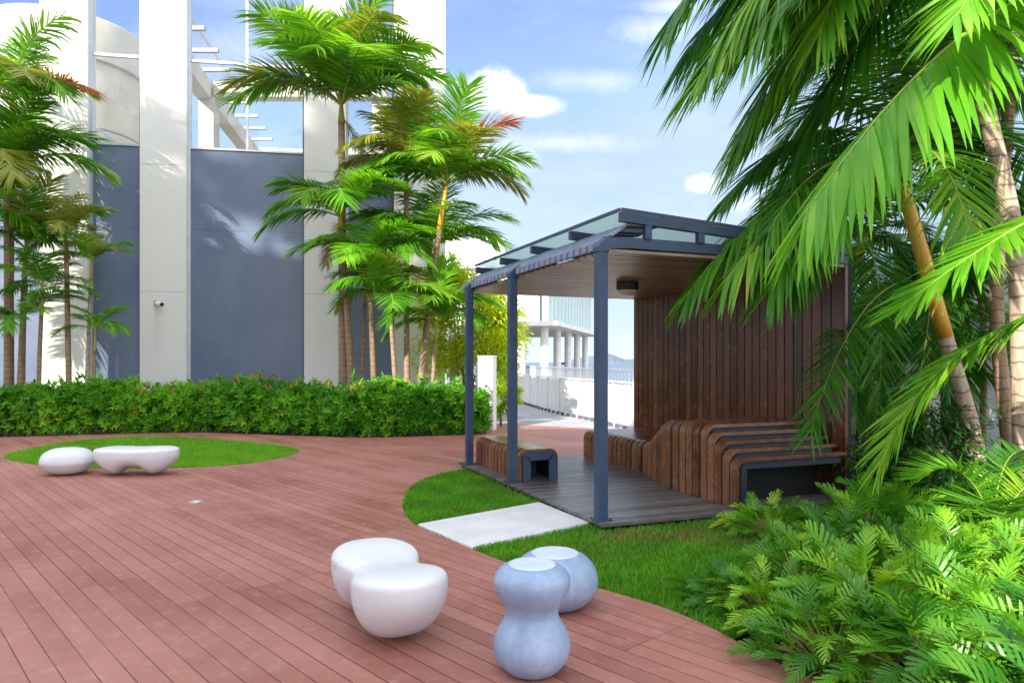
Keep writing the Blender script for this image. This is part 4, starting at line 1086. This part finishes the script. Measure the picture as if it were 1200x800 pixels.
# yellow foliage tree
def leaf_tree(name, label, cat, loc, mat, n, rx, rz, zc, leaf, seed, ntr, blobs, trunkm='stem'):
    r = random.Random(seed); o = empty(name, loc, 0, label, cat)
    mb = LB()
    bl = [(Vector((r.uniform(-rx, rx), r.uniform(-rx*.7, rx*.7), r.uniform(-rz, rz))), r.uniform(.25, .5)*rx) for _ in range(blobs)]
    for i in range(n):
        c, s = bl[r.randrange(blobs)]
        d = Vector((r.gauss(0, 1), r.gauss(0, 1), r.gauss(0, 1))).normalized()
        p = Vector((0, 0, zc))+c+d*s*r.uniform(.45, 1.1)
        if p.z < .1: continue
        mb.cur = min(1, max(0, r.gauss(.45, .25)))
        dd_ = Vector((d.x+r.uniform(-.6, .6), d.y+r.uniform(-.6, .6), r.uniform(-.9, .4)))
        leafquad(mb, p, dd_, Vector((r.uniform(-.5, .5), r.uniform(-.5, .5), 1)), leaf*r.uniform(.7, 1.3), leaf*r.uniform(.16, .28))
    mb.build('crown', mat, o)
    tb_ = MB()
    for k in range(ntr):
        c, s = bl[k % blobs]
        x, y = r.uniform(-.3, .3), r.uniform(-.3, .3)
        tb_.tube([(x, y, -.1), (x+c.x*.3, y+c.y*.3, zc*.5), (c.x*.8, c.y*.8, zc+c.z)], [.035, .028, .01], 6)
    tb_.build('trunk', trunkm, o, smooth=True)
    return o
leaf_tree('bamboo_clump', 'bright yellow green bamboo clump behind the far shelter posts', 'bamboo', (-1.1, 18.5, 0), 'bamboo', 17000, 1.2, 1.6, 2.3, .2, 3, 12, 50)
leaf_tree('low_shrub', 'small yellow green shrub at the foot of the white pillar', 'shrub', (-.15, 17.0, 0), 'bamboo', 1500, .28, .4, .55, .14, 4, 4, 10)
# dark shrubs under the right palms
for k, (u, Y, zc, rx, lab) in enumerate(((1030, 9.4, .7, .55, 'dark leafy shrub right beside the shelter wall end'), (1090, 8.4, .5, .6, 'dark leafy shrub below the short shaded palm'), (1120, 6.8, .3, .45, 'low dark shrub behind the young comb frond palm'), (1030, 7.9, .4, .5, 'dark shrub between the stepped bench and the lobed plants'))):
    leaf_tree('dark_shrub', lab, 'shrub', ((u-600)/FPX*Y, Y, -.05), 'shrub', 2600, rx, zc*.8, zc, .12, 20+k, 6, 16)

# ------------------------------------------------------------------ lobed garden plants
def lobed_leaf(mb, base, d, up, L, r, mi=0):
    """pinnately lobed leaf along a curving midrib"""
    d = d.normalized(); s = d.cross(up).normalized(); n = s.cross(d)
    nl = 8; pts = []; cv = r.uniform(.1, .45)
    for k in range(nl+2):
        t = k/(nl+1); pts.append(base+d*(L*t)-n*(L*cv*t*t)+n*(L*.05*math.sin(t*3)))
    mb.cur = v0 = min(1, max(0, r.gauss(.45, .26)))
    mr = L*.05
    for k in range(nl+1):
        w0 = mr*(1-.6*k/(nl+1)); w1 = mr*(1-.6*(k+1)/(nl+1))
        mb.add([pts[k]-s*w0, pts[k]+s*w0, pts[k+1]+s*w1, pts[k+1]-s*w1], [(0, 1, 2, 3)], mi)
    vee = r.uniform(.05, .55)
    for k in range(nl+1):
        t = (k+.4)/(nl+1)
        T = (pts[k+1]-pts[k]).normalized(); nn = s.cross(T)
        p = pts[k].lerp(pts[k+1], .4)
        for sg in (-1, 1):
            Ll = L*(.42*math.sin(math.pi*(.20+.76*t))**.6)*r.uniform(.8, 1.12)
            a = R(66-38*t+r.uniform(-7, 7))
            ld = (T*math.cos(a)+s*sg*math.sin(a)+nn*(vee+r.uniform(-.12, .12))).normalized()
            wv = (T-ld*T.dot(ld)).normalized()
            w = L*.036*r.uniform(.85, 1.2)
            e1 = p+ld*Ll*.5-nn*Ll*.02+T*Ll*.04; e2 = p+ld*Ll*.85-nn*Ll*.08+T*Ll*.10; e3 = p+ld*Ll*1.0-nn*Ll*.14+T*Ll*.14
            vs = [p-wv*w*.9, p+wv*w*.9, e1-wv*w*.85, e1+wv*w*.85, e2-wv*w*.75, e2+wv*w*.75, e3]
            if sg > 0: mb.add(vs, [(0, 1, 3, 2), (2, 3, 5, 4), (4, 5, 6)], mi)
            else: mb.add(vs, [(1, 0, 2, 3), (3, 2, 4, 5), (5, 4, 6)], mi)
PL = []
for v in range(4):
    r = random.Random(200+v); mb = LB(); st = LB()
    for i in range(96):
        az = i*2.39996+r.uniform(-.3, .3); q = (i+.5)/96
        el = R(86-70*q**1.05+r.uniform(-9, 9))
        ln = r.uniform(.26, .40)*(.85+.25*q)
        h = Vector((math.cos(az), math.sin(az), 0))
        d0 = h*math.cos(el)+Vector((0, 0, math.sin(el)))
        b0_ = h*r.uniform(0, .07)
        b1_ = b0_+d0*ln*.6; e2 = el-R(18); d1 = h*math.cos(e2)+Vector((0, 0, math.sin(e2))); b2_ = b1_+d1*ln*.5
        st.cur = .5; st.tube([b0_, b1_, b2_], [.006, .005, .004], 5, 0, False)
        e3 = el-R(30+r.uniform(-25, 34)); tw_ = az+r.uniform(-.6, .6)
        d2 = Vector((math.cos(tw_)*math.cos(e3), math.sin(tw_)*math.cos(e3), math.sin(e3)))
        upv = Vector((r.uniform(-.55, .55), r.uniform(-.55, .55), 1))
        lobed_leaf(mb, b2_, d2, upv, r.uniform(.14, .26), r, 1 if r.random() < .01 else 0)
    PL.append((mb.mesh('leaves', ['fern', 'fernyel'], True), st.mesh('stalks', 'petiole', True)))
spots = [
    (1.36, 4.45, .55, 'small lobed leaf plant furthest left over the lawn edge'),
    (1.52, 4.22, .62, 'small lobed leaf plant at the tip of the bed touching the deck edge'),
    (1.62, 3.62, .80, 'lobed leaf plant overhanging the deck edge at the bottom'),
    (1.95, 4.75, .78, 'lobed leaf plant at the lawn edge behind the deck tip plant'),
    (2.05, 4.05, .95, 'full lobed leaf plant in the middle of the front bed'),
    (1.98, 3.25, 1.0, 'large lobed leaf plant cut by the bottom of the picture'),
    (2.42, 5.35, .80, 'lobed leaf plant beside the lawn below the platform'),
    (2.52, 4.45, .95, 'lobed leaf plant with yellowed leaves in the bed centre'),
    (2.45, 3.55, 1.05, 'large bright lobed leaf plant near the lower right'),
    (2.62, 2.95, 1.05, 'near lobed leaf plant in the lower right corner with pale stalks'),
    (2.25, 6.25, .72, 'lobed leaf plant standing before the platform front edge'),
    (2.85, 5.75, .95, 'tall lobed leaf plant before the stepped bench opening'),
    (3.05, 4.75, 1.0, 'lobed leaf plant between bed centre and young palm'),
    (3.02, 3.75, 1.08, 'bright lobed leaf plant at the right picture edge'),
    (3.35, 6.35, .95, 'lobed leaf plant right of the stepped bench'),
    (3.55, 5.45, .9, 'lobed leaf plant left of the young comb frond palm'),
    (3.55, 4.3, 1.0, 'lobed leaf plant at right edge below the young palm'),
    (4.0, 6.7, .85, 'lobed leaf plant behind the young palm in shade'),
    (2.15, 2.65, 1.0, 'lobed leaf plant mostly below the bottom edge of the picture'),
]
rp = random.Random(31)
for i, (x, y, s_, lab) in enumerate(spots):
    o = empty('garden_plant', (x, y, -.06), 0, lab, 'plant', 'lobed leaf plants in the front right bed')
    a, b = PL[i % 4]; rz = rp.uniform(0, 6.28); sc_ = (s_*1.12, s_*1.12, s_*rp.uniform(.95, 1.15))
    link('leaves', a, o, (0, 0, 0), (0, 0, rz), sc_); link('stalks', b, o, (0, 0, 0), (0, 0, rz), sc_)

# ------------------------------------------------------------------ light, sky, camera
EL, AZ = R(30), R(30)       # sun behind and to the left of the camera
sdir = Vector((-math.sin(AZ)*math.cos(EL), -math.cos(AZ)*math.cos(EL), math.sin(EL)))
sl = bpy.data.lights.new('sun', 'SUN'); sl.energy = 4.9; sl.angle = R(.55); sl.color = (1, .93, .82)
so = bpy.data.objects.new('sun', sl); COL.objects.link(so); so.rotation_euler = sdir.to_track_quat('Z', 'Y').to_euler()
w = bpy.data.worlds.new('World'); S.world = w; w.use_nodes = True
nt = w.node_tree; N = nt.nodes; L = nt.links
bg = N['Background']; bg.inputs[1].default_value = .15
sk = N.new('ShaderNodeTexSky'); sk.sky_type = 'NISHITA'; sk.sun_disc = False
sk.sun_elevation = EL; sk.sun_rotation = math.atan2(sdir.x, sdir.y); sk.air_density = 1.0; sk.dust_density = 0; sk.ozone_density = 2.0
tc = N.new('ShaderNodeTexCoord'); sx = N.new('ShaderNodeSeparateXYZ'); L.new(tc.outputs['Generated'], sx.inputs[0])
yy = math_n(nt, 'MAXIMUM', sx.outputs[1], .02)
a = math_n(nt, 'DIVIDE', sx.outputs[0], yy); e = math_n(nt, 'DIVIDE', sx.outputs[2], yy)
front_ = math_n(nt, 'GREATER_THAN', sx.outputs[1], .05)
nz = noise(nt, tc.outputs['Generated'], 13, 8, .66)
nz2 = math_n(nt, 'SUBTRACT', nz, .5)
def cloud(u, v, ru, rv, soft, amp, gain=1.0):
    cu, cv = (u-600)/FPX, (HV-v)/FPX
    dx = math_n(nt, 'DIVIDE', math_n(nt, 'SUBTRACT', a, cu), ru/FPX); dy = math_n(nt, 'DIVIDE', math_n(nt, 'SUBTRACT', e, cv), rv/FPX)
    d = math_n(nt, 'SQRT', math_n(nt, 'ADD', math_n(nt, 'MULTIPLY', dx, dx), math_n(nt, 'MULTIPLY', dy, dy)))
    d = math_n(nt, 'SUBTRACT', d, math_n(nt, 'MULTIPLY', nz2, amp))
    mr = N.new('ShaderNodeMapRange'); mr.interpolation_type = 'SMOOTHSTEP'; L.new(d, mr.inputs[0])
    mr.inputs[1].default_value = 1.0+soft*.3; mr.inputs[2].default_value = 1.0-soft; mr.inputs[3].default_value = 0; mr.inputs[4].default_value = gain
    return math_n(nt, 'MULTIPLY', mr.outputs[0], front_)
ms = [cloud(578, 106, 44, 26, .6, 1.6), cloud(620, 124, 44, 16, .6, 1.4), cloud(825, 216, 24, 13, .8, 1.6, .8), cloud(775, 35, 60, 22, 1.2, 2.2, .55), cloud(790, 8, 50, 14, 1.2, 2.2, .5),
      cloud(660, 168, 110, 14, 1.4, 2.6, .45), cloud(590, 185, 60, 22, 1.2, 2.2, .5), cloud(690, 95, 90, 14, 1.5, 2.6, .35), cloud(300, 60, 150, 40, 1.5, 3, .35), cloud(880, 240, 60, 20, 1.2, 2.0, .5)]
mk = ms[0]
for m_ in ms[1:]: mk = math_n(nt, 'MAXIMUM', mk, m_)
# thin high veil over the rest of the sky
mpw = N.new('ShaderNodeMapping'); mpw.inputs['Scale'].default_value = (1, 1, 4); L.new(tc.outputs['Generated'], mpw.inputs[0])
veil = math_n(nt, 'MULTIPLY_ADD', noise(nt, mpw.outputs[0], 2.4, 6, .6), 1.4, -.62, True)
mk = math_n(nt, 'MAXIMUM', mk, math_n(nt, 'MULTIPLY', veil, .5))
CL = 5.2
# unseen bright cumulus added behind and above the camera to fill the shade
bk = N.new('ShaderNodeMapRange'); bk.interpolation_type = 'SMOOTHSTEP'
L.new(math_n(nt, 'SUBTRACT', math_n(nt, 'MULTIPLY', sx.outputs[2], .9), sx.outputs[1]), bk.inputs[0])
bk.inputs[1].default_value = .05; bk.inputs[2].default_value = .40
fillcl = N.new('ShaderNodeMapRange'); fillcl.interpolation_type = 'SMOOTHSTEP'
L.new(noise(nt, tc.outputs['Generated'], 3.2, 7, .6), fillcl.inputs[0]); fillcl.inputs[1].default_value = .36; fillcl.inputs[2].default_value = .50
fillcl_f = math_n(nt, 'MULTIPLY', math_n(nt, 'MULTIPLY', bk.outputs[0], fillcl.outputs[0]), math_n(nt, 'GREATER_THAN', sx.outputs[2], 0.0))
skc = mixc(nt, 1.0, sk.outputs[0], (.97, .86, .95), 'MULTIPLY')
skc = mixc(nt, .88, skc, (2.0, 2.6, 3.45), 'DARKEN')
L.new(mixc(nt, fillcl_f, mixc(nt, mk, skc, (CL, CL*1.0, CL*1.02)), (7.9, 8.2, 8.8)), bg.inputs[0])

cam = bpy.data.cameras.new('camera'); co = bpy.data.objects.new('camera', cam); COL.objects.link(co)
co.location = (0, 0, CH); co.rotation_euler = (R(90), 0, 0)
cam.sensor_width = 36; cam.sensor_fit = 'HORIZONTAL'; cam.lens = 36*FPX/1200; cam.shift_y = 24/1200; cam.clip_end = 20000; cam.clip_start = .05
S.camera = co
S.render.engine = 'CYCLES'
S.cycles.max_bounces = 8; S.cycles.transparent_max_bounces = 12
S.view_settings.view_transform = 'Standard'; S.view_settings.look = 'None'; S.view_settings.gamma = 1; S.view_settings.exposure = .95
